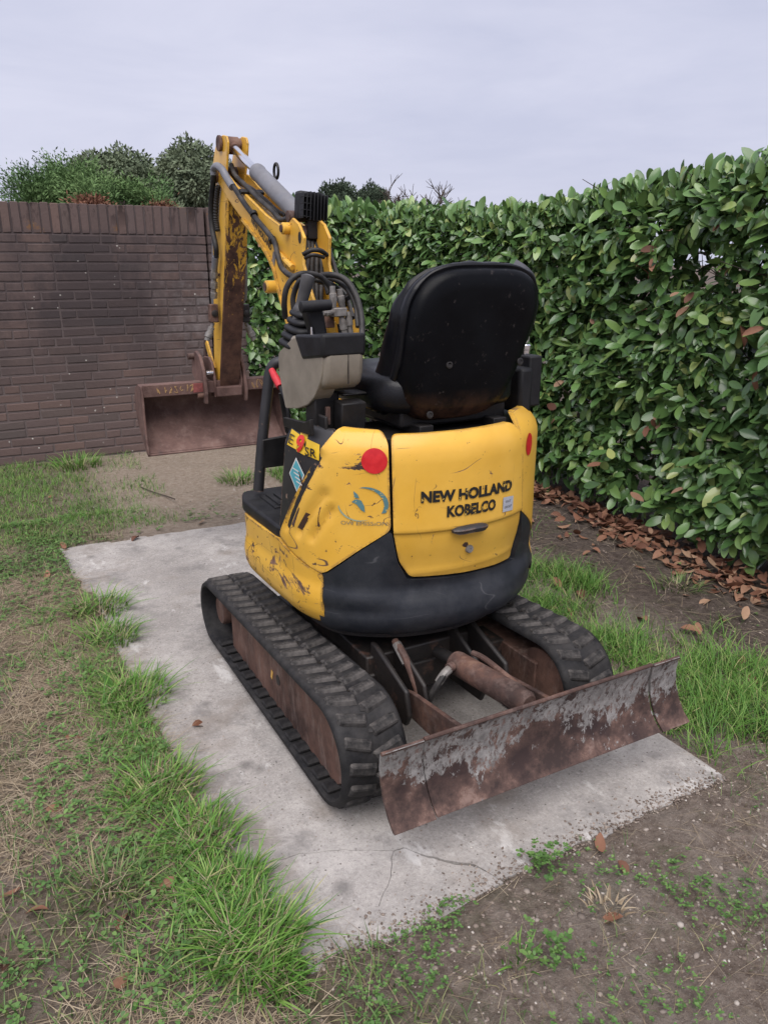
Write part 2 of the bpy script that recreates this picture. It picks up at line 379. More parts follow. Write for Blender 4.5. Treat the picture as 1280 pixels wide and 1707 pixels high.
def band(a, b0, b1, soft, wv=1.0):
    p = b.math('ADD', a, b.math('MULTIPLY', wob, wv))
    return b.math('MULTIPLY', b.rng(p, b0-soft, b0+soft), b.rng(p, b1+soft, b1-soft))
sand = b.mix(n2, (.29, .225, .172), (.46, .385, .315)); sand = b.mix(b.rng(n3, .55, .72), sand, (.16, .12, .095))
sm = b.math('MULTIPLY', band(Y_, 4.0, 6.1, .12, .25), band(X_, .55, 3.0, .22, .7))
c_ = b.mix(sm, soil, sand)
moss = b.math('MULTIPLY', b.rng(X_, .75, .45), b.rng(n1, .38, .6))
c_ = b.mix(b.math('MULTIPLY', moss, .8), c_, b.mix(n2, (.10, .078, .045), (.25, .20, .135)))     # thatch among the grass
mos2 = b.math('MULTIPLY', b.rng(b.noise(5, 5, .7, b.pos), .52, .62), b.rng(n3, .35, .6))
mos2 = b.math('MULTIPLY', mos2, b.math('SUBTRACT', 1.0, sm, True))
c_ = b.mix(b.math('MULTIPLY', mos2, .4), c_, (.055, .075, .025))
b.bump(b.math('ADD', n2, b.math('MULTIPLY', n3, 1.2)), .9, .014)
MAT['ground'] = b.done(c_, .95, 0, .15)
tag(build_ground(), kind='structure')

# ------------------------------------------------------------------ concrete slab with its broken near corner
b = NB('old_concrete'); n1 = b.noise(2.2, 6, .65, b.pos); n2 = b.noise(16, 7, .75, b.pos); n3 = b.noise(110, 6, .85, b.pos); n4 = b.voro(60, b.pos)
c_ = b.mix(b.rng(n1, .36, .64), (.285, .262, .245), (.455, .425, .40)); c_ = b.mix(b.rng(n2, .40, .64, 0, .55), c_, (.24, .225, .215))
c_ = b.mix(b.math('MULTIPLY', b.rng(n3, .54, .64), .55), c_, (.13, .12, .115)); c_ = b.mix(b.math('MULTIPLY', b.rng(n3, .46, .36), .5), c_, (.56, .53, .50))
c_ = b.mix(b.math('MULTIPLY', b.rng(b.noise(5, 5, .7, b.mapping(b.pos, loc=(4, 2, 0))), .53, .66), .6), c_, (.165, .155, .15))         # damp dark blotches
c_ = b.mix(b.math('MULTIPLY', b.rng(b.noise(7, 6, .72, b.mapping(b.pos, loc=(9, 4, 0)), stretch=(1, .45, 1)), .59, .66), .75), c_, (.58, .56, .54))  # lime smears
c_ = b.mix(b.math('MULTIPLY', b.rng(n4, .22, .12), b.rng(n2, .5, .58)), c_, b.mix(b.cnoise(50, 1, .5, b.pos), (.30, .22, .17), (.12, .115, .12)))     # aggregate
c_ = b.mix(b.math('MULTIPLY', b.rng(b.noise(3.1, 4, .6, b.mapping(b.pos, loc=(1, 7, 0))), .55, .68), .55), c_, (.20, .165, .135))      # brown mud film
c_ = b.mix(b.math('MULTIPLY', b.rng(b.voro(5, b.mapping(b.pos, loc=(3, 3, 0))), .16, .05), .55), c_, (.085, .08, .078))              # oil drips
c_ = b.mix(b.rng(b.voro(38, b.mapping(b.pos, loc=(6, 1, 0))), .11, .07), c_, (.12, .105, .095))                                     # pits
b.bump(b.math('ADD', b.math('MULTIPLY', n2, .6), b.math('MULTIPLY', n3, .7)), .7, .006)
MAT['concrete'] = b.done(c_, .88, 0, .25)
slab = empty('concrete_slab', (1.0, 2.6, 0), '', ''); del slab['label']; del slab['category']; slab['kind'] = 'structure'
def rough_line(a, b_, n, amp, seed):
    out = []
    for i in range(n):
        t = i/n; p = V(*a)*(1-t)+V(*b_)*t; d = unit(V(*b_)-V(*a)); nn = V(-d[1], d[0])
        out.append(tuple(p+nn*amp*fbm(t*np.linalg.norm(V(*b_)-V(*a)), seed, 11, 5)))
    return out
def slab_piece(name, poly, z0, z1, tilt=(0, 0)):
    bm = bmesh.new(); cx = sum(p[0] for p in poly)/len(poly); cy = sum(p[1] for p in poly)/len(poly)
    vs = [bm.verts.new((x, y, z1)) for x, y in poly]; bm.faces.new(vs)
    for k in np.arange(.3, 4.3, .16):
        bmesh.ops.bisect_plane(bm, geom=bm.verts[:]+bm.edges[:]+bm.faces[:], plane_co=(0, k, 0), plane_no=(0, 1, 0))
        bmesh.ops.bisect_plane(bm, geom=bm.verts[:]+bm.edges[:]+bm.faces[:], plane_co=(k, 0, 0), plane_no=(1, 0, 0))
    r = bmesh.ops.extrude_face_region(bm, geom=bm.faces[:]); new = [g for g in r['geom'] if isinstance(g, bmesh.types.BMVert)]
    for v in bm.verts:
        v.co.z = (v.co.z if v not in new else v.co.z)
    newset = set(new)
    for v in bm.verts:
        x, y = v.co.x, v.co.y
        h = .003*fbm(x, y, 2.0)+tilt[0]*(x-cx)+tilt[1]*(y-cy)
        v.co.z = z1+h if v in newset else z0
    bmesh.ops.recalc_face_normals(bm, faces=bm.faces)
    off = slab.location
    for v in bm.verts: v.co -= off
    me = bpy.data.meshes.new(name); bm.to_mesh(me); bm.free(); me.shade_smooth(); me.set_sharp_from_angle(angle=R(40))
    o = link_mesh(name, me, 'concrete', slab)
    md = o.modifiers.new('worn_edge', 'BEVEL'); md.width = .0022; md.segments = 2; md.limit_method = 'ANGLE'; md.angle_limit = R(50)
    return o
def gp(x, y): q = at(x, y, 2, .0); return (q[0], q[1])
crack = [gp(*p) for p in [(395, 1452), (450, 1437), (500, 1424), (560, 1418), (620, 1418), (655, 1419), (672, 1413), (700, 1424), (745, 1435), (790, 1442), (812, 1454), (836, 1470)]]
crack2 = [gp(*p) for p in [(655, 1419), (652, 1455), (645, 1480), (632, 1512), (640, 1540), (648, 1566)]]
def jag(ps, k=5, amp=.005):
    out = []
    for i, (a, c) in enumerate(zip(ps[:-1], ps[1:])):
        for j in range(k):
            t = j/k; x, y = a[0]*(1-t)+c[0]*t, a[1]*(1-t)+c[1]*t; f_ = 0 if i == 0 and j == 0 else 1
            out.append((x, y+f_*amp*fbm(x, y, 28, 3, 3.0)))
    return out+[ps[-1]]
crack = jag(crack); crack2 = [(x+.006*fbm(x, y, 30, 3, 6.0), y) for x, y in spline([V(*p) for p in crack2], 3)]
near_r = rough_line(gp(840, 1466), gp(1208, 1297), 60, .022, 3.1)
far = rough_line((1.76, 3.98), (.30, 4.07), 26, .02, 5.7)
right = rough_line(gp(1208, 1297), (1.76, 3.98), 30, .016, 8.9)
left = rough_line((.30, 4.07), gp(395, 1455), 40, .02, 1.7)
slab_piece('slab_piece', left+crack[:-1]+near_r+right+far, -.06, .002)
near_l = [gp(*p) for p in [(800, 1492), (770, 1512), (730, 1535), (690, 1553), (652, 1568)]]
near_l2 = [gp(*p) for p in [(640, 1572), (600, 1582), (570, 1600), (545, 1612), (520, 1625), (505, 1600), (470, 1560), (440, 1500), (400, 1462)]]
def shift(ps, dx, dy): return [(x+dx, y+dy) for x, y in ps]
ci = 25; wd = np.interp(np.arange(len(crack))/5, range(12), [.002, .0025, .003, .003, .003, .003, .005, .010, .013, .012, .008, .005])
cr_ = [(x, y-w_*(1+.5*fbm(x, y, 40, 2))) for (x, y), w_ in zip(crack, wd)]; nt = crack2[1:10]; notch = [(x-.0007, y) for x, y in nt]+[(x+.0007, y) for x, y in nt[::-1]]
slab_piece('slab_piece', cr_[:ci+1]+notch+[(cr_[ci][0]+.0014, cr_[ci][1])]+cr_[ci+1:]+near_l+near_l2, -.06, .003, (.002, .004))

# ------------------------------------------------------------------ brick wall
b = NB('weathered_brick')
rnd = b.math('FRACT', b.math('ADD', b.rand_obj(), b.rand_island()))
c_ = b.ramp(rnd, [(0, (.122, .088, .082)), (.35, (.155, .107, .097)), (.65, (.134, .099, .094)), (.85, (.178, .118, .102)), (1, (.106, .087, .083))])
n1 = b.noise(40, 5, .7, b.pos); c_ = b.mix(b.math('MULTIPLY', n1, .5), c_, (.078, .060, .058))
P_ = b.sep(b.pos); zz = P_[2]; xx = P_[0]
# soot and algae run down from the coping, strongest on the upper courses
soot = b.math('MULTIPLY', b.rng(b.noise(1.7, 6, .7, b.pos, stretch=(1, 1, .5)), .36, .56), b.math('MULTIPLY', b.rng(zz, .35, 1.05), b.rng(zz, 1.64, 1.58, .12, 1.0)))
c_ = b.mix(b.math('MULTIPLY', soot, .78), c_, (.042, .036, .039))
eff = b.math('MULTIPLY', b.rng(b.noise(7, 5, .7, b.pos), .42, .66), b.math('MULTIPLY', b.rng(xx, 1.25, 1.6), b.math('MULTIPLY', b.rng(zz, .55, .95), b.rng(zz, 1.5, 1.2))))
c_ = b.mix(b.math('MULTIPLY', eff, .5), c_, (.27, .245, .245))                      # salt bloom by the pier
li = b.math('MULTIPLY', b.rng(b.voro(13, b.pos), .10, .055), b.rng(b.noise(3, 3, .6, b.pos), .50, .60))
c_ = b.mix(li, c_, (.50, .48, .44))                                             # lichen spots
or_ = b.math('MULTIPLY', b.rng(b.noise(6, 4, .7, b.pos), .62, .70), b.rng(zz, 1.58, 1.64)); c_ = b.mix(b.math('MULTIPLY', or_, .6), c_, (.24, .115, .03))
blk = b.math('MULTIPLY', b.rng(b.noise(9, 5, .7, b.pos, stretch=(1, 1, .4)), .52, .60), b.rng(zz, 1.60, 1.78)); c_ = b.mix(b.math('MULTIPLY', blk, .8), c_, (.022, .016, .016))
b.bump(b.math('ADD', n1, b.math('MULTIPLY', b.noise(140, 3, .7, b.pos), .5)), .5, .005)
MAT['brick'] = b.done(c_, .9, 0, .2)
b = NB('old_mortar'); n1 = b.noise(60, 5, .7, b.pos); zz = b.sep(b.pos)[2]
c_ = b.mix(n1, (.10, .078, .076), (.165, .135, .13)); c_ = b.mix(b.math('MULTIPLY', b.rng(b.noise(1.5, 5, .65, b.pos, stretch=(1, 1, .45)), .30, .60), b.rng(zz, .5, 1.25, 0, .75)), c_, (.05, .04, .043))
b.bump(n1, .5, .004); MAT['mortar'] = b.done(c_, .95, 0, .1)
WY, WX1 = 6.08, 1.755
wall = empty('brick_wall', (.3, WY, 0), 'tall weathered purple-brown brick garden wall with upright coping bricks', 'wall')
def brick_mesh(name, L, D, H, seed):
    bm = bmesh.new(); bmesh.ops.create_cube(bm, size=1)
    r = random.Random(seed)
    for v in bm.verts: v.co = Vector((v.co.x*L+r.uniform(-.002, .002), v.co.y*D+r.uniform(-.0012, .0012), v.co.z*H+r.uniform(-.0018, .0018)))
    bmesh.ops.bevel(bm, geom=bm.edges[:], offset=.0035, segments=1, profile=.5, affect='EDGES')
    me = bpy.data.meshes.new(name); bm.to_mesh(me); bm.free(); me.materials.append(MAT['brick']); return me
STR = [brick_mesh('brick_stretcher', .208, .09, .052, i) for i in range(5)]
HED = [brick_mesh('brick_header', .099, .09, .052, 20+i) for i in range(3)]
SOL = [brick_mesh('brick_soldier', .052, .20, .196, 40+i) for i in range(4)]
def put_brick(me, x, y, z, r):
    o = bpy.data.objects.new('brick', me); C.objects.link(o); o.parent = wall
    o.location = V(x+r.uniform(-.0015, .0015), y+r.uniform(-.0015, .0015), z+r.uniform(-.0015, .0015))-V(*wall.location)
    o.rotation_euler = (r.uniform(-.008, .008), r.uniform(-.006, .006), r.uniform(-.008, .008)); return o
bulk = MB(); rb = random.Random(5); PITCHZ = .064
def bulk_box(x, y, z, L, D, H): bulk.box((x, y+rb.uniform(-.003, .003), z), (L, D, H))
VIS_X0 = .02
for k in range(-1, 25):
    z = k*PITCHZ+.032; x = WX1-.004-(rb.choice([0, .055, .11, .16]) if k % 2 else rb.choice([0, .11])); first = True
    if WX1-x > .05: # closer at the pier
        L = WX1-.004-x-.011
        (lambda o: setattr(o, 'scale', (L/.208, 1, 1)))(put_brick(rb.choice(STR), WX1-.004-L/2, WY+.045, z, rb))
    while x > -2.6:
        hd = rb.random() < .16; L = .099 if hd else .208
        cx = x-L/2
        if cx+L/2 > VIS_X0+.0*k and cx > -.05: put_brick(rb.choice(HED if hd else STR), cx, WY+.045, z, rb)
        else: bulk_box(cx, WY+.045, z, L, .09, .052)
        x -= L+.011
x = WX1-.03
while x > -2.6:
    if x > .26: put_brick(rb.choice(SOL), x, WY+.10, 1.602+.10, rb)
    else: bulk_box(x, WY+.10, 1.702, .052, .20, .196)
    x -= .0635
# pier at the end of the wall
for k in range(-1, 25):
    z = k*PITCHZ+.032
    if k % 2: put_brick(rb.choice(STR), 1.765+.104, WY+.02, z, rb); put_brick(HED[0], 1.765+.104+.104+.0105+.0245, WY+.02, z, rb).scale = (.5, 1, 1)
    else: put_brick(HED[1], 1.765+.0247, WY+.02, z, rb).scale = (.5, 1, 1); put_brick(rb.choice(STR), 1.765+.0495+.0105+.104, WY+.02, z, rb)
for i in range(4): put_brick(SOL[i], 1.795+i*.0635, WY+.075, 1.702, rb)
tag(bulk.build('brickwork', 'brick', wall, smooth=0), kind='stuff')
core = MB(); core.box((-.43, WY+.1045, .75), (4.36, .20, 1.70)); core.box((1.893, WY+.0705, .75), (.254, .18, 1.70)); core.build('mortar_core', 'mortar', wall, smooth=0)
cope = MB(); cope.box((-.43, WY+.10, 1.69), (4.36, .185, .19)); cope.box((1.89, WY+.075, 1.69), (.245, .185, .19)); cope.build('coping_mortar', 'mortar', wall, smooth=0)

# ------------------------------------------------------------------ laurel hedge
def leaf_material(name, cols, rough=.38, trans=0.0, brown=0):
    b = NB(name); r = b.math('FRACT', b.math('ADD', b.rand_obj(), b.rand_island()))
    c = b.ramp(r, cols); c = b.mix(b.math('MULTIPLY', b.noise(55, 3, .6, b.pos), .22), c, tuple(x*.55 for x in cols[0][1]))
    back = b.geo.outputs['Backfacing']; c = b.mix(b.math('MULTIPLY', back, .3), c, (.15, .22, .10))
    m = b.done(c, rough, 0, .5)
    if trans: b.put(b.b.inputs['Transmission Weight'], 0.0)
    return m
MAT['leaf'] = leaf_material('laurel_leaf', [(0, (.058, .122, .040)), (.3, (.085, .170, .052)), (.6, (.112, .210, .062)), (.82, (.150, .255, .074)), (.95, (.215, .31, .09)), (1, (.36, .40, .14))], .24)
b = NB('dead_leaf'); r = b.math('FRACT', b.math('ADD', b.rand_obj(), b.rand_island()))
c_ = b.ramp(r, [(0, (.10, .045, .03)), (.35, (.19, .085, .05)), (.7, (.26, .13, .08)), (1, (.38, .25, .16))]); c_ = b.mix(b.math('MULTIPLY', b.noise(60, 4, .7, b.pos), .5), c_, (.09, .04, .025))
MAT['dead'] = b.done(c_, .7, 0, .3)
MAT['twig'] = simple('hedge_twig', (.055, .042, .032), .85, 0, .4, 20, .3, 50)
LEAF_PROF = [(0, .0), (.12, .22), (.35, .44), (.62, .50), (.84, .36), (.95, .16), (1.0, .0)]
def leaf_template(L, W, fold, curl, n=LEAF_PROF):
    """leaf along +x, midrib at y=0; returns verts, quads/tris"""
    vs = []; fs = []
    for t, w in n:
        z0 = -curl*L*t*t
        vs += [(t*L, 0, z0), (t*L, w*W, z0+fold*w*W), (t*L, -w*W, z0+fold*w*W)]
    for i in range(len(n)-1):
        a = 3*i; c = a+3
        fs += [(a, c, c+1, a+1), (a, a+2, c+2, c)]
    return np.array(vs), fs
def scatter_leaves(name, mats, pos, nrm, size, mat, parent, templates):
    """pos: leaf base; mats: 3x3 frames (rows x, y, z)"""
    N = len(pos); tid = RNG.integers(0, len(templates), N); Vs = []; Fl = []; Lt = []; k = 0
    for q, (tv, tf) in enumerate(templates):
        ids = np.where(tid == q)[0]
        if not len(ids): continue
        w = np.einsum('vi,nij->nvj', tv, mats[ids])*size[ids][:, None, None]+pos[ids][:, None, :]
        Vs.append(w.reshape(-1, 3)); nv = len(tv)
        flat_f = np.array([i for f in tf for i in f]); base = k+np.arange(len(ids))*nv
        Fl.append((base[:, None]+flat_f[None, :]).ravel()); Lt.append(np.tile([len(f) for f in tf], len(ids))); k += nv*len(ids)
    off = V(*top_of(parent).location) if parent else 0
    return np_mesh(name, np.concatenate(Vs)-off, np.concatenate(Fl), np.concatenate(Lt), mat, parent)
def frames(dirs, ups):
    x = dirs/np.linalg.norm(dirs, axis=1)[:, None]; y = np.cross(ups, x); y /= np.linalg.norm(y, axis=1)[:, None]+1e-9; z = np.cross(x, y)
    return np.stack([x, y, z], 1)
LEAFT = [leaf_template(.092, .044, .30, .12), leaf_template(.105, .047, .18, .25), leaf_template(.080, .042, .45, .06), leaf_template(.095, .046, .12, -.12), leaf_template(.062, .032, .5, .15), leaf_template(.122, .050, .22, .34), leaf_template(.10, .036, .6, .3)]
def hedge_h(s): return np.interp(s, [1.0, 2.0, 2.5, 3.1, 3.8, 4.2, 4.7, 5.9, 7.0], [1.84, 1.80, 1.77, 1.74, 1.69, 1.66, 1.69, 1.76, 1.78])
LEAF_ME = []
for tv, tf in LEAFT[:4]:
    me = bpy.data.meshes.new('laurel_leaf'); me.from_pydata([tuple(v) for v in tv], [], tf); me.shade_smooth(); me.materials.append(MAT['leaf']); LEAF_ME.append(me)
GAP = (1150, 440)
def hedge(label, face, out, inn, smin, smax, per_m, hfun, n_parts, gaps):
    """face(s, d, z): point on the hedge at length s, depth d behind the face; out: outward normal"""
    root = empty('laurel_hedge', face(.5*(smin+smax), .25, 0), label, 'hedge')
    L = smax-smin; N = int(L*per_m)
    s = RNG.uniform(smin, smax, N); h = hfun(s)
    u = RNG.uniform(0, 1, N); z = .06+(u**.92)*(h-.02)
    d = np.abs(RNG.normal(0, .075, N))+RNG.uniform(0, .06, N)
    deep = RNG.random(N) < .45; d[deep] = RNG.uniform(.1, .75, deep.sum())
    lump = np.array([fbm(a, c, 2.3, 3) for a, c in zip(s, z)])*.10+np.array([fbm(a, c, 6.0, 2, 3.3) for a, c in zip(s, z)])*.05
    und = np.clip((.35-z)/.35, 0, 1)**1.3*.10                      # the hedge draws in toward its foot
    rnd_top = np.clip((z-(h-.16))/.16, 0, 1)**2*.10
    dd = d-lump+und+rnd_top
    top = RNG.random(N) < .16                                     # shoots standing up along the top
    z[top] = h[top]+RNG.uniform(-.10, .035, top.sum()); dd[top] = RNG.uniform(.02, .55, top.sum())
    P = np.stack([face(a, q, w) for a, q, w in zip(s, dd, z)]).reshape(N, 3)
    keep = np.ones(N, bool)
    for (gs, gz, rs, rz, gd) in gaps: keep &= ~((((s-gs)/rs)**2+((z-gz)/rz)**2 < RNG.uniform(.55, 1.1, N)) & (dd < gd))
    keep &= ~((z < .16) & (RNG.random(N) < .55)); keep &= ~((z < .075))
    P, dd, z, s, top = P[keep], dd[keep], z[keep], s[keep], top[keep]; N = len(P)
    tang = unit(np.array(face(4.1, 0, 0))-np.array(face(3.1, 0, 0)))
    o = np.array(out, float)
    dirs = o[None, :]*RNG.uniform(-.1, 1.0, N)[:, None]+tang[None, :]*RNG.normal(0, .65, N)[:, None]+np.stack([np.zeros(N), np.zeros(N), RNG.normal(-.25, .5, N)], 1)
    dirs[top] = np.stack([RNG.normal(0, .4, top.sum()), RNG.normal(0, .4, top.sum()), RNG.uniform(.5, 1.2, top.sum())], 1)
    ups = o[None, :]*RNG.uniform(.35, 1.0, N)[:, None]+np.array([0, 0, 1.0])*RNG.uniform(.35, 1.0, N)[:, None]+RNG.normal(0, .33, (N, 3))
    M = frames(dirs, ups); size = RNG.uniform(.45, 1.16, N)
    # the leaves that show largest become pieces of their own
    cl = np.array([0, 0, CAM_H]); dist = np.linalg.norm(P-cl, axis=1); face_on = np.abs(np.einsum('ni,ni->n', M[:, 2], (cl-P)/dist[:, None]))
    a = R(AZ); p_ = R(PITCH); fw = np.array([math.sin(a)*math.cos(p_), math.cos(a)*math.cos(p_), -math.sin(p_)]); rt = np.array([math.cos(a), -math.sin(a), 0]); up = np.cross(rt, fw)
    q = P-cl; zc = q@fw; u_ = 640+FPX*(q@rt)/zc; v_ = 853.5-FPX*(q@up)/zc
    score = face_on*size**2/dist**2*((dd < .03))*((u_ > 5) & (u_ < 1270) & (v_ > 20) & (v_ < 1690) & (zc > 0))
    score *= ~((u_ < 905) & (v_ > 425) & (v_ < 1010))               # behind the excavator
    big = np.argsort(-score)[:n_parts]; mask = np.ones(N, bool); mask[big] = False
    for i in big:
        k = int(RNG.integers(0, 4)); ob = bpy.data.objects.new('leaf', LEAF_ME[k]); C.objects.link(ob); ob.parent = root
        m4 = Matrix([list(M[i].T[r_]*size[i])+[P[i][r_]-root.location[r_]] for r_ in range(3)]+[[0, 0, 0, 1]])
        ob.matrix_local = m4
    tag(scatter_leaves('foliage', M[mask], P[mask], None, size[mask], 'leaf', root, LEAFT), kind='stuff')
    # a few dead leaves caught in it
    n = max(4, int(L*9)); i2 = RNG.choice(np.where(dd < .05)[0], n)
    gi = [i for i in range(N) for (gs, gz, rs, rz, gd) in gaps if abs(s[i]-gs) < rs*1.5 and abs(z[i]-gz) < rz*1.35 and dd[i] < .06]
    if gi: i2 = np.r_[i2[:n//2], RNG.choice(gi, 24)]
    tag(scatter_leaves('dead_leaves', M[i2], P[i2]+o*.03, None, size[i2]*.9, 'dead', root, LEAFT), kind='stuff')
    # woody stems
    tw = MB(); rr = random.Random(int(L*100))
    for i in range(int(L*4.5)):
        s0 = rr.uniform(smin, smax); b0 = face(s0, .30+rr.uniform(-.06, .10), 0); st = []
        for k in range(7):
            t = k/6; st.append(np.array(face(s0+rr.gauss(0, .05)+.25*t*rr.uniform(-1, 1), .30+rr.gauss(0, .06)-.14*t*rr.random(), t*hfun(s0)*.93)))
        st = spline(st, 2); tb = MB(); tb.tube(st, list(np.linspace(.016, .004, len(st))), 6); tb.build('stem', 'twig', root, smooth=60)
    for i in range(int(L*130)):
        s0 = rr.uniform(smin, smax); z0 = rr.uniform(.15, 1.0)*hfun(s0); p0 = np.array(face(s0, rr.uniform(.15, .4), z0))
        p1 = p0+o*rr.uniform(.05, .22)+tang*rr.gauss(0, .12)+V(0, 0, rr.uniform(-.02, .2)); tw.tube([p0, (p0+p1)/2+V(0, 0, rr.gauss(0, .02)), p1], [.004, .003, .0015], 4)
    tag(tw.build('twigs', 'twig', root, smooth=60), kind='stuff')
    return root
gapP = at(GAP[0], GAP[1], 0, 3.12)
hedge('tall clipped laurel hedge along the bare soil strip, red-brown leaf litter at its foot', lambda s, d, z: (3.10+d-.12*np.clip((2.75-s)/.9, 0, 1), s, z), (-1, 0, 0), None, 1.25, 5.95, 8600,
      hedge_h, 210, [(gapP[1], gapP[2], .17, .16, .55), (gapP[1]+.35, gapP[2]-.12, .10, .10, .3), (2.9, .35, .14, .25, .35), (3.5, .62, .14, .09, .25), (2.3, 1.05, .10, .09, .25)])
hedge('clipped laurel hedge at the back, continuing the line of the brick wall', lambda s, d, z: (s, 5.95+d, z), (0, -1, 0), None, 2.02, 3.6, 6200,
      lambda s: np.full_like(np.asarray(s, float), 1.80) if np.ndim(s) else 1.80, 80, [])

# ------------------------------------------------------------------ mini excavator
EX = empty('mini_excavator', (1.19, 2.2, 0), 'yellow and black mini excavator on rubber tracks, standing on the concrete slab', 'excavator')
# ---- tracks
TRK = dict(rc=(1.62, .150), rr=.150, fc=(2.655, .120), fr=.120)
def track_path(n=150):
    (y0, z0), r0 = TRK['rc'], TRK['rr']; (y1, z1), r1 = TRK['fc'], TRK['fr']
    z0, z1 = z0+.018, z1+.018
    L = math.hypot(y1-y0, z1-z0); a0 = math.atan2(z1-z0, y1-y0); ph = math.acos((r0-r1)/L)
    pts = []
    for a in np.linspace(a0+ph, a0+2*math.pi-ph, 40): pts.append(V(y0+r0*math.cos(a), z0+r0*math.sin(a)))
    for a in np.linspace(a0-ph, a0+ph, 32): pts.append(V(y1+r1*math.cos(a), z1+r1*math.sin(a)))
    P = np.array(pts+[pts[0]]); S = np.r_[0, np.cumsum(np.linalg.norm(np.diff(P, axis=0), axis=1))]
    q = np.linspace(0, S[-1], n, endpoint=False)
    P2 = np.stack([np.interp(q, S, P[:, 0]), np.interp(q, S, P[:, 1])], 1); return P2, S[-1]
def lug_mesh():
    m = MB()   # x across the belt (0..1 of lug length), y along travel, z outward
    a = [(-.043, -.020, 0), (.043, -.023, 0), (.045, .020, 0), (-.043, .023, 0)]
    t = [(-.037, -.011, .012), (.036, -.015, .014), (.038, .011, .014), (-.037, .014, .012)]
    m.add(a+t, [(3, 2, 1, 0), (4, 5, 6, 7), (0, 1, 5, 4), (1, 2, 6, 5), (2, 3, 7, 6), (3, 0, 4, 7)])
    me = bpy.data.meshes.new('tread_lug'); me.from_pydata(m.v, [], m.f)
    bm = bmesh.new(); bm.from_mesh(me); bmesh.ops.recalc_face_normals(bm, faces=bm.faces); bmesh.ops.bevel(bm, geom=[e for e in bm.edges if max(v.co.z for v in e.verts) > .006], offset=.0035, segments=1, affect='EDGES'); bm.to_mesh(me); bm.free()
    me.materials.append(MAT['lug']); return me
LUG = lug_mesh()
m = MB(); m.box((0, 0, 0), (.05, .045, .013)); mm = m
pad_me = bpy.data.meshes.new('drive_pad'); pad_me.from_pydata(m.v, [], m.f); pad_me.materials.append(MAT['rubber'])
bm = bmesh.new(); bm.from_mesh(pad_me); bmesh.ops.bevel(bm, geom=bm.edges[:], offset=.004, segments=1, affect='EDGES'); bm.to_mesh(pad_me); bm.free()
slot_me = bpy.data.meshes.new('core_slot'); mm = MB(); mm.xy([(-.012, -.004), (-.003, -.006), (.004, -.002), (.013, -.003), (.011, .003), (.003, .003), (-.002, .007), (-.011, .003)], 0, .0016)
slot_me.from_pydata(mm.v, [], mm.f); slot_me.materials.append(MAT['greasy'])
def track(x0, x1, side, label):
    P, L = track_path(); n = len(P); rings = []; th = .020
    T = np.array([unit(P[(i+1) % n]-P[i-1]) for i in range(n)]); Nn = np.stack([T[:, 1], -T[:, 0]], 1)
    cen = P.mean(0); sgn = np.sign(np.einsum('ij,ij->i', Nn, P-cen)); Nn *= sgn[:, None]
    for i in range(n):
        a, o_ = P[i], Nn[i]
        prof = [(x0, -.004), (x0+.012, .003), (x0+.03, 0), (x1-.03, 0), (x1-.012, .003), (x1, -.004), (x1, -th+.004), (x1-.01, -th), (x0+.01, -th), (x0, -th+.004)]
        rings.append([V(x, *(a+o_*h)) for x, h in prof])
    m = MB(); m.loft(rings, True, False, True); t = m.build('track', 'rubber', EX, smooth=60); t['label'] = label
    nl = 45; off = V(*EX.location); xc = (x0+x1)/2; w = x1-x0
    for k in range(nl):
        for row in (0, 1):
            q = ((k+.5*row)/nl*n) % n; i = int(q); fr = q-i; j = (i+1) % n
            p = P[i]*(1-fr)+P[j]*fr; tt = unit(T[i]*(1-fr)+T[j]*fr); nn = unit(Nn[i]*(1-fr)+Nn[j]*fr)
            cx = xc+(-1 if row else 1)*w*.215
            zA = V(0, nn[0], nn[1]); yA = V(0, tt[0], tt[1]); ang = R((15 if row else -15)+random.uniform(-3, 3))
            xA = V(1, 0, 0)*math.cos(ang)+yA*math.sin(ang); yB = -V(1, 0, 0)*math.sin(ang)+yA*math.cos(ang)
            yB = np.cross(zA, xA)
            o = bpy.data.objects.new('tread_lug', LUG); C.objects.link(o); o.parent = t
            pos = V(cx+random.uniform(-.003, .003), *(p-nn*random.uniform(.001, .005)))-off; sc = w/.19*random.uniform(.92, 1.05)
            o.matrix_local = Matrix([[xA[r]*sc, yB[r]*.88, zA[r], pos[r]] for r in range(3)]+[[0, 0, 0, 1]])
        if k % 1 == 0:
            q = ((k+.27)/nl*n) % n; i = int(q); p = P[i]; tt = T[i]; nn = Nn[i]
            zA = V(0, *nn); xA = V(1, 0, 0); yB = np.cross(zA, xA); pos = V(xc+.006, *(p+nn*.0004))-off
            if p[1] > .15:
                o = bpy.data.objects.new('core_slot', slot_me); C.objects.link(o); o.parent = t
                o.matrix_local = Matrix([[xA[r], yB[r], zA[r], pos[r]] for r in range(3)]+[[0, 0, 0, 1]])
    if side < 0:
        for k in range(16):
            o = bpy.data.objects.new('drive_pad', pad_me); C.objects.link(o); o.parent = t
            o.location = V(x0+.034, 1.55+k*.068, .046)-off
    return t
track(.682, .868, -1, 'rubber crawler track in front of the camera, worn lugs')
track(1.405, 1.59, 1, 'rubber crawler track beside the lush grass')
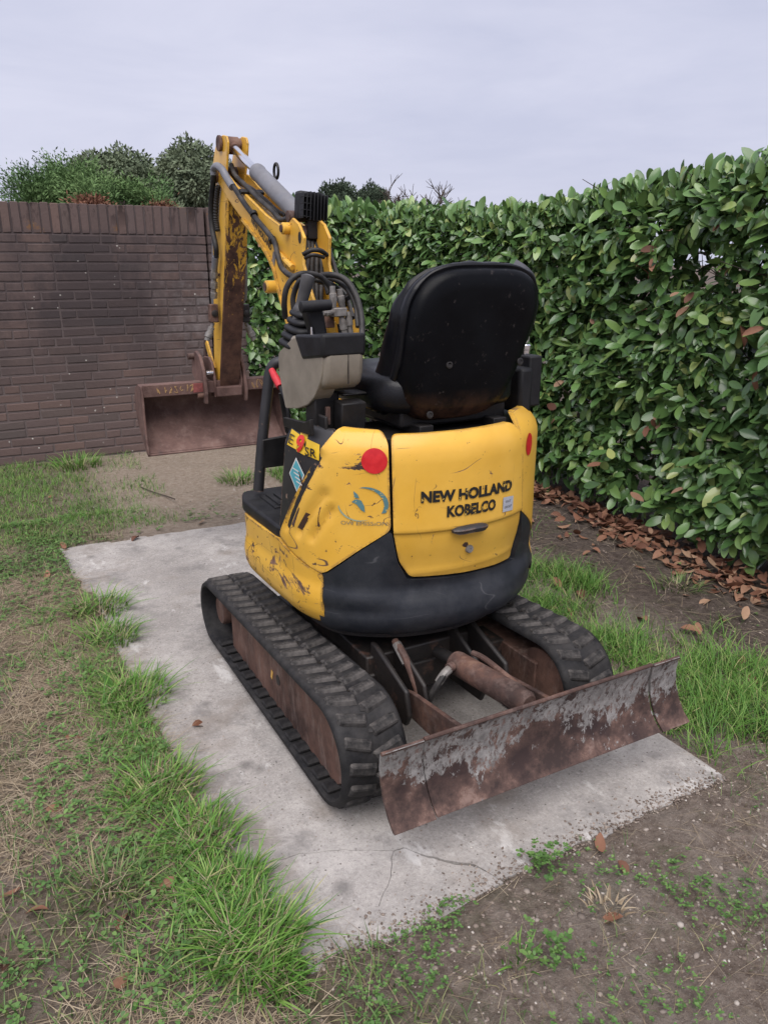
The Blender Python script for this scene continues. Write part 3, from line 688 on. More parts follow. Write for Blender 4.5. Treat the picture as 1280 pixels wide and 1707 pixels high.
def track_frame(xo, xi, sgn):
    f = MB()
    f.yz([(1.575, .075), (1.60, .20), (1.66, .245), (1.76, .262), (2.46, .225), (2.52, .20), (2.52, .05), (2.40, .042), (1.62, .042)], xo, xo+sgn*.012)
    f.box(((xo+sgn*.012+xi)/2, 2.05, .15), (abs(xi-xo)-.012, .84, .16))
    fr = f.build('track_frame', 'frame_rust', EX, bevel=.004)
    h = MB(); h.lathe((xo+sgn*.10, 2.655, .140), (-sgn, 0, 0), [(.070, 0), (.072, .03), (.056, .035), (.056, .095), (.050, .103), (.0, .103)], 24); h.build('drive_motor', 'frame_rust', fr, smooth=40)
    iw = MB(); iw.lathe((xo+sgn*.05, 1.62, .168), (sgn, 0, 0), [(.0, 0), (.06, 0), (.10, .005), (.108, .02), (.108, .07), (.06, .075), (0, .075)], 28); iw.build('idler_wheel', 'frame_rust', fr, smooth=40)
    for y in (1.82, 2.05, 2.28): q = MB(); q.lathe((xo+sgn*.03, y, .065), (sgn, 0, 0), [(0, 0), (.03, 0), (.036, .01), (.036, .10), (0, .105)], 18); q.build('roller', 'greasy', fr)
    hole = MB(); hole.lathe((xo-sgn*.0008, 2.045, .150), (-sgn, 0, 0), [(.0, 0), (.017, 0), (.017, .0008), (0, .0008)], 16); hole.build('grease_hole', 'greasy', fr)
    return fr
fr = track_frame(.727, .865, 1); pt = MB(); pt.box((.7258, 2.10, .142), (.0016, .013, .030), Matrix.Rotation(.3, 3, 'X')); pt.build('paint_remnant', 'yellow', fr)
track_frame(1.545, 1.41, -1)
u = MB(); u.box((1.12, 2.12, .215), (.40, .62, .15)); u.box((1.12, 2.42, .19), (.60, .12, .09)); u.box((1.12, 1.86, .19), (.60, .12, .09))
for sx in (-1, 1):
    u.yz([(1.60, .20), (1.62, .27), (1.80, .33), (1.83, .33), (1.83, .14), (1.62, .16)], 1.12+sx*.17-.008, 1.12+sx*.17+.008)
    u.yz([(1.62, .20), (1.64, .26), (1.80, .33), (1.83, .33), (1.83, .14), (1.64, .15)], 1.12+sx*.10-.007, 1.12+sx*.10+.007)
u.build('undercarriage_frame', 'greasy', EX, bevel=.006)
m = MB(); m.lathe((1.17, 2.17, .28), (0, 0, 1), [(.0, 0), (.27, 0), (.28, .02), (.28, .05), (.25, .06), (.25, .10), (0, .10)], 40); m.build('slew_ring', 'greasy', EX)
# hydraulic lines seen between body and near track
for i, (a, mt) in enumerate([([(.93, 2.30, .36), (.90, 2.22, .31), (.915, 2.10, .29), (.97, 2.02, .30)], 'hose'), ([(.94, 2.26, .36), (.925, 2.18, .325), (.94, 2.10, .305), (.98, 2.04, .31)], 'white_print'), ([(.95, 2.18, .37), (.93, 2.10, .32), (.96, 2.0, .285), (1.0, 1.93, .28)], 'hose')]):
    m = MB(); m.tube(spline([V(*p) for p in a]), .008 if i != 1 else .005, 8); m.build('travel_hose', mt, EX, smooth=60)
# ---- dozer blade
BL = [(1.306, .348), (1.314, .335), (1.328, .290), (1.334, .240), (1.330, .190), (1.318, .150), (1.298, .120)]     # face profile (y, z), hollow toward the rear
def blade_piece(name, xs_top, xs_bot, dy, parent, th=.010):
    m = MB(); n = len(BL); rows = []
    K = 10
    for (y, z) in BL:
        t = (z-BL[-1][1])/(BL[0][1]-BL[-1][1]); xa = xs_bot[0]*(1-t)+xs_top[0]*t; xb = xs_bot[1]*(1-t)+xs_top[1]*t
        rows.append([V(xa+(xb-xa)*k/K, y+dy, z) for k in range(K+1)])
    F = [p for r in rows for p in r]; Bk = [p+V(0, th, 0) for p in F]; N = len(F); fs = []; w = K+1
    for i in range(n-1):
        for k in range(K): a = i*w+k; fs += [(a, a+w, a+w+1, a+1), (N+a, N+a+1, N+a+w+1, N+a+w)]
    edge = [k for k in range(w)]+[i*w+K for i in range(1, n)]+[(n-1)*w+k for k in range(K-1, -1, -1)]+[i*w for i in range(n-2, 0, -1)]
    for a, c in zip(edge, edge[1:]+edge[:1]): fs.append((a, c, N+c, N+a))
    m.add(F+Bk, fs); return m.build(name, 'blade', parent, smooth=40, bevel=.0015)
bl = blade_piece('dozer_blade', (.815, 1.548), (.850, 1.606), 0, EX); bl['label'] = 'rusty dozer blade with peeling pale paint'
blade_piece('blade_wing', (.700, .812), (.728, .846), -.004, bl); blade_piece('blade_wing', (1.552, 1.650), (1.611, 1.720), -.004, bl)
m = MB(); m.tube([V(.815, 1.311, .346), V(1.548, 1.311, .346)], .0055, 8); m.build('top_rail', 'rust', bl)
m = MB(); m.tube([V(.700, 1.308, .345), V(.811, 1.308, .345)], .005, 8); m.build('top_rail', 'rust', bl); m = MB(); m.tube([V(1.553, 1.308, .345), V(1.650, 1.308, .345)], .005, 8); m.build('top_rail', 'rust', bl)
for xx in (.995, 1.285):
    m = MB(); m.yz([(1.36, .30), (1.42, .262), (1.66, .232), (1.72, .215), (1.72, .15), (1.62, .15), (1.36, .16)], xx-.007, xx+.007); m.build('blade_arm', 'rust', bl, bevel=.002)
m = MB(); m.box((1.19, 1.362, .235), (.66, .012, .10)); m.build('stiffener', 'rust', bl)
# blade cylinder
A, B = V(1.150, 1.69, .278), V(1.185, 1.372, .290); d = unit(B-A)
m = MB(); m.lathe(A, d, [(0, 0), (.026, 0), (.034, .006), (.036, .02), (.036, .262), (.033, .272), (.033, .30), (.024, .31), (0, .31)], 24); cyl = m.build('blade_cylinder', 'rust', EX)
m = MB(); m.cyl(A-d*.08, A+d*.004, .02, 14); m.build('rod', 'greasy', cyl); m = MB(); m.lathe(A+V(-.035, -.045, .015), V(-1, -.2, 0), [(0, 0), (.014, 0), (.014, .018), (0, .018)], 12); m.build('port', 'rust', cyl)
q = A+V(-.05, -.05, .012); m = MB(); m.tube(spline([q, q+V(-.035, -.01, -.02), q+V(-.06, 0, -.07), q+V(-.065, .02, -.12)]), .010, 10); m.build('hose', 'hose', cyl)
m = MB(); m.tube(spline([q+V(.0, 0, 0), q+V(-.02, -.005, -.008), q+V(-.04, -.006, -.03)]), .0125, 10); m.build('hose_fitting', 'steel', cyl)
m = MB(); m.tube(spline([A+V(.045, -.03, .03), A+V(.055, -.08, .03), A+V(.065, -.20, .015), A+V(.062, -.275, .012)]), .009, 10); m.build('pipe', 'rust', cyl)
m = MB(); m.tube(spline([V(1.01, 1.80, .33), V(1.012, 1.74, .30), V(1.02, 1.68, .22), V(1.035, 1.64, .12)]), .011, 10); h = m.build('hose', 'rust', EX); m = MB(); m.cyl(V(1.010, 1.79, .325), V(1.014, 1.735, .285), .0145, 8); m.build('hose_fitting', 'steel', h)

# ---- tail panels wrapped round the turning circle
H = [(0, 1.70), (.13, 1.717), (.22, 1.751), (.30, 1.80), (.36, 1.856), (.395, 1.92), (.415, 2.0), (.42, 2.1), (.42, 2.3), (.415, 2.55), (.41, 2.70)]
TL = np.array(spline([V(-x, y) for x, y in H[::-1]]+[V(x, y) for x, y in H[1:]], 16)); TL[:, 0] += 1.19
TS = np.r_[0, np.cumsum(np.linalg.norm(np.diff(TL, axis=0), axis=1))]; TS -= TS[len(TS)//2]
TT = np.gradient(TL, axis=0); TT /= np.linalg.norm(TT, axis=1)[:, None]; TN = np.stack([TT[:, 1], -TT[:, 0]], 1)
def tail(s, z, off=0.0):
    x, y = np.interp(s, TS, TL[:, 0]), np.interp(s, TS, TL[:, 1]); nx, ny = np.interp(s, TS, TN[:, 0]), np.interp(s, TS, TN[:, 1]); k = math.hypot(nx, ny)
    return V(x+nx/k*off, y+ny/k*off, z)
def round_poly(poly, r, seg=4):
    out = []; n = len(poly)
    for i in range(n):
        p0, p1, p2 = V(*poly[i-1]), V(*poly[i]), V(*poly[(i+1) % n]); a, c = p0-p1, p2-p1
        rr = min(r, .45*np.linalg.norm(a), .45*np.linalg.norm(c)); a, c = unit(a), unit(c)
        for k in range(seg+1): t = k/seg; q = (1-t)**2*(p1+a*rr)+2*t*(1-t)*p1+t*t*(p1+c*rr); out.append(tuple(q))
    return out
def panel(name, poly, mapf, offf, th, mat, parent=EX, ds=.025, dz=.03, zs=(), rnd=.012, bev=.003):
    """flat outline (s, z) cut into a grid, laid on a curved surface and given thickness"""
    poly = round_poly(poly, rnd) if rnd else poly
    bm = bmesh.new(); bm.faces.new([bm.verts.new((a, c, 0)) for a, c in poly])
    lo, hi = np.min(poly, 0), np.max(poly, 0)
    for k in np.arange(lo[0]+ds, hi[0], ds): bmesh.ops.bisect_plane(bm, geom=bm.verts[:]+bm.edges[:]+bm.faces[:], plane_co=(k, 0, 0), plane_no=(1, 0, 0), dist=1e-5)
    for k in list(np.arange(lo[1]+dz, hi[1], dz))+list(zs): bmesh.ops.bisect_plane(bm, geom=bm.verts[:]+bm.edges[:]+bm.faces[:], plane_co=(0, k, 0), plane_no=(0, 1, 0), dist=1e-5)
    bm.verts.ensure_lookup_table(); bm.verts.index_update()
    uv = [(v.co.x, v.co.y) for v in bm.verts]; N = len(uv)
    fs = [tuple(v.index for v in f.verts) for f in bm.faces]; bd = [(e.verts[0].index, e.verts[1].index) for e in bm.edges if e.is_boundary]; bm.free()
    m = MB(); m.add([mapf(a, c, offf(a, c)) for a, c in uv]+[mapf(a, c, offf(a, c)-th) for a, c in uv], fs+[tuple(N+i for i in f[::-1]) for f in fs]+[(i, j, N+j, N+i) for i, j in bd])
    return m.build(name, mat, parent, smooth=42, bevel=bev, bang=55)
sm_ = lambda a, b_, x: (lambda t: t*t*(3-2*t))(min(1, max(0, (x-a)/(b_-a))))
def roll_top(z): return -.032*max(0, (z-.905)/.065)**2
def off_door(s, z): return .008*sm_(.684, .694, z)-.002+roll_top(z)-.034*sm_(.69, .51, z) + .004*math.exp(-((z-.56)/.012)**2)*sm_(.24, .19, abs(s-.03))
def off_side(s, z):
    a = -s; o = roll_top(z)
    # two pressed ribs that run up the slope of the panel
    for (s0, z0, s1, z1, w) in [(.60, .655, .435, .90, .014), (.53, .655, .42, .795, .012), (.47, .655, .40, .75, .010)]:
        d = V(s1-s0, z1-z0); L2 = d@d; t = min(1, max(0, ((a-s0)*d[0]+(z-z0)*d[1])/L2)); q = math.hypot(a-s0-t*d[0], z-z0-t*d[1]); o -= .015*math.exp(-(q/w)**2)
    return o
def off_cw(s, z):
    zs = [.335, .342, .355, .375, .40, .425, .45, .47, .49, .52, .56, .62, .70]; os = [-.16, -.10, -.055, -.024, -.006, .001, -.003, .004, .004, -.006, -.004, -.002, -.002]
    o = np.interp(z, zs, os)
    return o-.026*sm_(.62, .50, z)*sm_(.30, .20, abs(s-.03))*sm_(.44, .50, z)
door = panel('engine_door', [(-.229, .964), (.183, .967), (.214, .94), (.222, .86), (.240, .68), (.256, .60), (.262, .522), (-.170, .547), (-.205, .60), (-.222, .69)], tail, off_door, .016, 'yellow', zs=(.684, .687, .691, .694, .55, .56, .57), rnd=.018)
sp = [(-.657, .615), (-.385, .978), (-.255, .972), (-.237, .945), (-.229, .70), (-.315, .642), (-.415, .565), (-.437, .556)]
pl_ = panel('side_panel', sp, tail, off_side, .016, 'yellow_side', ds=.014, dz=.014, rnd=.016); pl_['label'] = 'scratched yellow side panel with pressed ribs'
def off_side_r(s, z): return off_side(-s, z)
panel('side_panel', [(.222, .70), (.222, .945), (.245, .985), (.385, .985), (.657, .615), (.437, .556), (.315, .642)], tail, off_side_r, .016, 'yellow', ds=.02, dz=.02, rnd=.016)
cwp = [(-.440, .552), (-.415, .560), (-.315, .637), (-.235, .693), (-.226, .690), (-.209, .60), (-.178, .540), (.266, .514), (.263, .60), (.247, .69), (.254, .70), (.32, .637), (.42, .560), (.440, .552), (.445, .40), (.42, .336), (-.42, .336), (-.446, .40)]
cw = panel('counterweight', cwp, tail, off_cw, .03, 'plastic_dark', ds=.025, dz=.012, rnd=.008)
tb = MB(); tb.lathe(tail(.40, .468, .004), np.append(TN[np.searchsorted(TS, .40)], 0), [(0, .002), (.022, .002), (.026, 0), (.026, -.01), (0, -.012)], 20); tb.build('tow_hole', 'greasy', cw)
inner = MB(); inner.xy([tuple(tail(s, 0, -.05)[:2]) for s in np.linspace(-.60, .60, 60)], .40, .945); inner.build('engine_bay', 'black_paint', EX)
floor_ = MB(); floor_.xy([tuple(tail(s, 0, -.075)[:2]) for s in np.linspace(-.60, .60, 40)], .335, .41); floor_.build('turntable_floor', 'greasy', EX)
# lower side skirts
def off_skirt(s, z):
    a = abs(s); o = np.interp(z, [.365, .40, .43, .47, .50, .52, .60], [-.045, -.010, .004, .008, .004, -.002, .0]); o -= .05*max(0, (a-.94)/.09)**2
    return o+.012*sm_(.5, 1.0, a)
sk = panel('side_skirt', [(-1.03, .592), (-.66, .60), (-.432, .553), (-.427, .405), (-.47, .392), (-.90, .372), (-1.0, .40), (-1.03, .45)], tail, off_skirt, .014, 'yellow_worn', ds=.03, dz=.012, rnd=.012); sk['label'] = 'rust-chipped yellow lower skirt'
panel('side_skirt', [(1.03, .45), (1.0, .40), (.90, .372), (.47, .392), (.427, .405), (.432, .553), (.66, .60), (1.03, .592)], tail, off_skirt, .014, 'yellow_worn', ds=.04, dz=.02, rnd=.012)
# dark side cover in front of the yellow panel
dk = panel('side_cover', [(-.680, .615), (-.592, .955), (-.578, .972), (-.40, .968), (-.38, .90), (-.62, .60)], tail, lambda s, z: -.010+roll_top(z), .016, 'black_chipped', ds=.012, dz=.02, rnd=.015)
# step plate at the front left, with its ribbed foot pad
st = MB(); st.xy(round_poly([(.772, 2.10), (.768, 2.44), (.80, 2.535), (1.60, 2.535), (1.61, 2.10)], .03), .592, .635); stp = st.build('step_plate', 'plastic_black', EX, bevel=.008)
for i in range(5): q = MB(); q.box((.855+i*.028, 2.36, .641), (.014, .13, .010)); q.build('step_rib', 'plastic_black', stp, bevel=.002)
q = MB(); q.box((.91, 2.36, .637), (.16, .15, .006)); q.build('foot_pad', 'plastic_black', stp, bevel=.002)
q = MB(); q.lathe((.93, 2.28, .637), (0, 0, 1), [(.02, 0), (.02, .045), (.032, .05), (.036, .062), (.028, .07), (0, .07)], 18); q.build('pedal', 'plastic_black', stp)
# grab post with guard plate and lock lever
gp_ = [at(431, 818, 1, 2.45), at(437, 740, 1, 2.45), at(446, 655, 1, 2.45), at(450, 622, 1, 2.45), at(459, 606, 1, 2.44), at(478, 602, 1, 2.42)]
m = MB(); m.tube(spline(gp_, 8), .0185, 14); gpost = m.build('grab_post', 'black_chipped', EX, smooth=60)
m = MB(); m.xz([(.845, .735), (.848, .835), (.965, .842), (.985, .80), (.985, .735)], 2.43, 2.445); m.build('guard_plate', 'black_paint', EX, bevel=.004)
m = MB(); m.box((.865, 2.20, .86), (.012, .02, .13)); m.build('guard_plate', 'black_paint', EX, bevel=.002)
a, c = at(453, 617, 1, 2.40), at(467, 645, 1, 2.33); m = MB(); m.tube([a, a*.5+c*.5, c], [.010, .0125, .0115], 12); lever = m.build('lock_lever', 'red_grip', EX)
m = MB(); m.tube(spline([c, at(476, 666, 1, 2.28), at(481, 690, 1, 2.26), at(484, 720, 1, 2.26)]), .0065, 8); m.build('lever_rod', 'plastic_black', lever)
m = MB(); m.tube(spline([at(470, 655, 1, 2.5), at(476, 690, 1, 2.5), at(481, 720, 1, 2.5)]), .012, 10); m.build('grab_post', 'black_paint', EX)

# ---- seat
SC = 1.228
def seat_ring(sx, sz, dz, y_off, n=48, wrap=0.0):
    r = []
    for k in range(n):
        t = 2*math.pi*k/n; cx, sz_ = math.cos(t), math.sin(t); e = .52
        x = math.copysign(abs(cx)**e, cx); z = math.copysign(abs(sz_)**e, sz_)
        w = .203+.012*z-.012*(z < -.3)*(-z-.3)         # wider at the shoulder
        w += .012*math.exp(-((z-.45)/.4)**2)
        zz = 1.180+dz+z*.222*sz; xx = SC+x*w*sx+.15*(zz-1.18)
        lean = -.105*(zz-1.18)+wrap*.17*max(0, (1.15-zz)/.2)**1.25
        yo = y_off if y_off <= .03 else .03+(y_off-.03)*(.10+.90*min(1, max(0, (1.38-zz)/.30)))
        r.append(V(xx, 1.80+lean+yo, zz))
    return r
seat = empty('seat', (0, 0, 0), '', ''); del seat['label']; del seat['category']; seat.parent = EX
m = MB(); m.loft([seat_ring(.30, .30, 0, -.040), seat_ring(.70, .70, 0, -.040), seat_ring(.84, .86, 0, -.038, wrap=.10), seat_ring(.905, .915, 0, -.030, wrap=.3), seat_ring(.945, .945, 0, -.014, wrap=.65), seat_ring(.965, .965, 0, .004, wrap=.85), seat_ring(.965, .965, 0, .03, wrap=.9)]); m.build('seat_shell', 'shell', seat, smooth=60)
m = MB(); m.loft([seat_ring(.94, .94, 0, -.004, wrap=.7), seat_ring(.985, .985, 0, -.012, wrap=.85), seat_ring(1.015, 1.01, 0, -.004, wrap=.9), seat_ring(1.02, 1.015, 0, .012, wrap=.9), seat_ring(.99, .99, 0, .020, wrap=.9), seat_ring(.985, .985, 0, .026, wrap=.9), seat_ring(1.03, 1.015, 0, .045, wrap=.9), seat_ring(1.045, 1.0, 0, .080, wrap=.85), seat_ring(1.03, .97, 0, .125, wrap=.7), seat_ring(.94, .90, 0, .15, wrap=.5), seat_ring(.5, .5, 0, .13)])
bk = m.build('backrest', 'vinyl', seat, smooth=60)
tx = bpy.data.textures.new('vinyl_creases', 'CLOUDS'); tx.noise_scale = .07
md = bk.modifiers.new('subd', 'SUBSURF'); md.levels = 1; md.render_levels = 1; md = bk.modifiers.new('creases', 'DISPLACE'); md.texture = tx; md.strength = .016; md.mid_level = .5
def cushion(c, d, n=40, rows=9, e=.42):
    rings = []
    for i in range(rows+1):
        ph = -math.pi/2+math.pi*i/rows; cz = math.copysign(abs(math.sin(ph))**.5, math.sin(ph)); cr_ = max(.02, abs(math.cos(ph))**.35)
        rings.append([V(c[0]+d[0]*cr_*math.copysign(abs(math.cos(t))**e, math.cos(t)), c[1]+d[1]*cr_*math.copysign(abs(math.sin(t))**e, math.sin(t)), c[2]+d[2]*cz) for t in np.arange(n)*2*math.pi/n])
    return MB().loft(rings)
cu = cushion((SC-.015, 2.03, 1.055), (.235, .235, .062)).build('cushion', 'vinyl', seat, smooth=60)
m = MB(); m.box((SC, 2.02, .985), (.36, .36, .05)); m.build('seat_base', 'black_paint', seat, bevel=.008)
for sx in (-1, 1): m = MB(); m.box((SC+sx*.125, 2.0, .958), (.045, .42, .03)); m.build('seat_rail', 'black_paint', seat, bevel=.003)
for x, z in ((1.155, 1.14), (1.395, 1.135), (1.105, 1.005)):
    m = MB(); yy = 1.80-.105*(z-1.18)-.0395; m.lathe((x, yy, z), (0, -1, .1), [(.011, 0), (.010, .002), (.006, .0026), (.005, .0008), (0, .0008)], 14); m.build('screw', 'greasy', seat)
st_ = MB(); q = [at(866, 436, 1, 1.80), at(884, 448, 1, 1.80), at(896, 462, 1, 1.82), at(899, 475, 1, 1.86)]; st_.loft([[p+V(-.006, .02, -.006), p+V(.004, .02, .006), p+V(.006, .023, .004), p+V(-.004, .023, -.008)] for p in spline(q, 4)]); st_.build('seat_belt', 'grey_cyl', seat)
# box and key cap to the right of the seat
m = MB(); m.box((1.540, 1.95, 1.055), (.05, .16, .155)); kb = m.build('side_box', 'plastic_black', EX, bevel=.006)
m = MB(); m.lathe((1.540, 1.93, 1.1335), (0, 0, 1), [(.018, 0), (.018, .012), (.020, .014), (.020, .026), (.016, .03), (0, .03)], 20); m.build('cap', 'chrome', kb)
m = MB(); m.tube([V(1.540+.015*math.cos(t), 1.93, 1.182+.017*math.sin(t)) for t in np.arange(16)*2*math.pi/16], .0015, 6, loop=True); m.build('key_ring', 'steel', kb)
m = MB(); m.box((1.50, 1.97, 1.03), (.05, .22, .14)); m.build('right_console', 'plastic_black', EX, bevel=.012)
m = MB(); m.box((1.52, 2.18, 1.10), (.12, .26, .18)); m.build('right_console', 'beige', EX, bevel=.02)

# ---- left control console
def cpt(px, py, X=.83): q = at(px, py, 0, X); return (q[1], q[2])
prof = [cpt(464, 588), cpt(488, 563), cpt(512, 563), cpt(537, 563), cpt(537, 600), cpt(536, 622), cpt(533, 640), cpt(524, 662), cpt(513, 675), cpt(497, 681), cpt(476, 681), cpt(472, 660), cpt(465, 620)]
m = MB(); m.yz(round_poly(prof, .012, 3), .830, .885); con = m.build('control_console', 'beige', EX, bevel=.014, seg=3)
m = MB(); yb = prof[3][0]-.001; prof2 = [(2.12, 1.075), (2.12, 1.205), (yb-.004, 1.205), (yb-.004, 1.155), (yb, 1.12), (yb+.012, 1.088), (yb+.04, 1.075)]
m.yz(prof2, .834, .952); m.build('console_back', 'beige', con, bevel=.016, seg=3)
m = MB(); m.box((.902, yb-.0035, 1.138), (.0016, .004, .09)); m.build('seam', 'greasy', con)
cap = [cpt(489, 560, .826), cpt(537, 560, .826), cpt(537, 597, .826), cpt(503, 600, .826)]
m = MB(); m.yz([(a_+.0, z+.004) if i < 2 else (a_, z) for i, (a_, z) in enumerate(cap)], .826, .955); capo = m.build('console_cap', 'plastic_black', con, bevel=.009, seg=3)
m = MB(); m.box((.951, 1.90, 1.185), (.012, .03, .03)); m.build('switch', 'plastic_black', capo, bevel=.004)
# bellows boot and joystick
bt = V(.89, 2.145, 1.165); ax = unit(V(.01, -.12, 1.0)); rings = []
sq = lambda c, u_, w_, r: [c+r*(u_*math.copysign(abs(math.cos(t))**.6, math.cos(t))*1.0+w_*math.copysign(abs(math.sin(t))**.6, math.sin(t))*1.25) for t in np.arange(28)*2*math.pi/28]
ux = unit(np.cross(V(0, 1, 0), ax)); wy = unit(np.cross(ax, ux))
hh = 0
for i in range(5):
    r0 = .062-.0065*i
    for (dr, dh) in ((-.010, 0), (.0, .004), (.002, .010), (-.001, .016), (-.010, .021)): rings.append(sq(bt+ax*(hh+dh), ux, wy, r0+dr))
    hh += .022
rings.append(sq(bt+ax*(hh+.012), ux, wy, .022)); m = MB(); m.loft(rings); boot = m.build('lever_boot', 'plastic_black', con, smooth=60)
g0 = bt+ax*(hh+.005); m = MB(); gpath = [at(495, 541, 1, 2.13), at(498, 525, 1, 2.13), at(502, 508, 1, 2.13), at(508, 485, 1, 2.12), at(513, 466, 1, 2.11), at(515, 458, 1, 2.11)]
m.tube(spline(gpath, 4), list(np.interp(np.arange(21), [0, 4, 6, 8, 14, 18, 20], [.016, .016, .0205, .016, .019, .021, .010])), 14); m.build('joystick', 'grip', con, smooth=60)
m = MB(); tp = at(500, 512, 1, 1.98); tq = at(552, 508, 1, 1.98); m.tube([tp, tp*.97+tq*.03, tp*.5+tq*.5, tp*.03+tq*.97, tq], [.010, .0155, .0155, .0145, .009], 14); ar = m.build('wrist_rest', 'plastic_black', con, smooth=60)
a = at(521, 520, 1, 2.0); c = at(531, 556, 1, 2.0); m = MB(); m.prism([a+V(-.022, 0, .012), a+V(.032, 0, .014), c+V(.030, 0, -.006), c+V(-.012, 0, -.012)], V(0, .045, 0)); m.build('rest_post', 'plastic_black', ar, bevel=.008)
m = MB(); a = at(520, 563, 1, 1.95); m.tube([a, a+V(0, 0, .028)], [.004, .003], 8); m.build('toggle_switch', 'chrome', con)
# console brackets
m = MB(); m.box((.875, 1.985, 1.0), (.075, .07, .12)); m.box((.85, 1.945, .965), (.01, .09, .075)); br = m.build('console_bracket', 'black_paint', EX, bevel=.004)
m = MB(); m.box((.925, 1.91, .995), (.075, .05, .09), Matrix.Rotation(.1, 3, 'X')); m.box((.945, 1.945, 1.055), (.075, .06, .008)); m.build('console_bracket', 'black_paint', EX, bevel=.005)
m = MB(); m.box((.865, 1.925, 1.0), (.012, .012, .05)); m.build('latch', 'rust', br, bevel=.002); m = MB(); m.box((.845, 2.11, 1.005), (.01, .02, .02)); m.build('latch', 'yellow', br)
m = MB(); m.yz([(1.90, .955), (1.90, 1.0), (1.94, .985), (2.10, .972), (2.10, .945)], .80, .812); m.build('console_bracket', 'black_paint', EX, bevel=.002)

# ---- boom, arm, bucket (one vertical plane, x = 1.165)
BX = 1.165
def boom_pt(px, py, X=BX-.055): q = at(px, py, 0, X); return (q[1], q[2])
low = [boom_pt(*p) for p in [(368, 312), (378, 329), (392, 350), (406, 368), (425, 392), (443, 419), (452, 436), (459, 454), (466, 484), (475, 519), (484, 550), (492, 580)]]
upr = [boom_pt(*p) for p in [(545, 585), (540, 550), (525, 510), (512, 470), (505, 440), (505, 413), (506, 396), (497, 373), (487, 363), (478, 376), (468, 377), (443, 358), (418, 333), (392, 308), (378, 290), (366, 286), (358, 296)]]
m = MB(); m.yz(low+upr, BX-.055, BX-.043); m.yz(low+upr, BX+.043, BX+.055); boom = m.build('boom', 'yellow_boom', EX, bevel=.003)
ins = lambda ps, d: [(y+d*dy, z+d*dz) for (y, z), (dy, dz) in ps]
top_in = [boom_pt(*p) for p in [(480, 388), (468, 384), (443, 366), (418, 341), (396, 318), (390, 326)]]
m = MB(); m.yz([(y, z) for y, z in low[1:-1]]+[boom_pt(505, 560), boom_pt(495, 470), boom_pt(492, 420)]+top_in, BX-.044, BX+.044); m.build('boom_box', 'yellow_boom', boom, bevel=.003)
# flange strip welded along the belly of the near plate
m = MB(); pl = [low[k] for k in range(3, 11)]; m.loft([[V(BX-.056, y, z), V(BX-.066, y, z), V(BX-.066, y-.006, z+.010), V(BX-.056, y-.006, z+.010)] for y, z in spline([V(*p) for p in pl], 3)]); m.build('belly_flange', 'yellow_boom', boom, smooth=50)
# bosses on the plate
a = V(BX-.05, *boom_pt(462, 478)); m = MB(); m.lathe(a, (-1, 0, 0), [(.024, 0), (.024, .05), (.020, .054), (0, .054)], 20); bo = m.build('boss', 'yellow_boom', boom); m = MB(); m.lathe(a+V(-.0545, 0, 0), (-1, 0, 0), [(.0165, 0), (.0165, .003), (0, .003)], 16); m.build('pin_end', 'rust', bo)
a = V(BX-.05, *boom_pt(481, 381)); m = MB(); m.lathe(a, (-1, 0, 0), [(.021, 0), (.021, .028), (.017, .032), (0, .032)], 18); bo = m.build('boss', 'yellow_boom', boom); m = MB(); m.lathe(a+V(-.032, 0, 0), (-1, 0, 0), [(.013, 0), (.013, .004), (0, .004)], 14); m.build('pin_end', 'rust', bo)
a = V(BX-.0555, *boom_pt(500, 396)); m = MB(); m.loft([[a+V(-.001*k, .013*math.cos(t), .020*math.sin(t)) for t in np.arange(16)*2*math.pi/16] for k in (0, 1)]); m.build('plate_hole', 'greasy', boom)
a = boom_pt(457, 432); m = MB(); m.box((BX-.0562, a[0], a[1]), (.0016, .03, .05), Matrix.Rotation(.5, 3, 'X')); m.build('bare_patch', 'grey_cyl', boom)
a0, a1 = V(BX-.064, *boom_pt(466, 421)), V(BX-.064, *boom_pt(492, 446)); m = MB(); m.tube([a0, a1], .011, 10); m.build('pipe_guard', 'yellow_boom', boom)
# swing post under the boom foot
m = MB(); m.box((1.19, 2.50, .66), (.20, .16, .30)); m.box((1.19, 2.60, .95), (.13, .15, .34)); m.yz([(2.52, 1.05), (2.52, 1.22), (2.60, 1.26), (2.70, 1.20), (2.70, 1.0)], 1.20, 1.27); sw = m.build('swing_post', 'yellow_boom', EX, bevel=.006)
for (x0, x1, za, zb) in ((535, 542, 372, 430), (540, 549, 430, 470)):
    p = at((x0+x1)/2, za, 1, 2.76); q = at((x0+x1)/2+1, zb, 1, 2.72); m = MB(); m.prism([p+V(-.012, 0, 0), p+V(.012, 0, 0), q+V(.014, 0, 0), q+V(-.012, 0, 0)], V(0, .02, 0)); m.build('lamp_stay', 'yellow_boom', EX, bevel=.002)
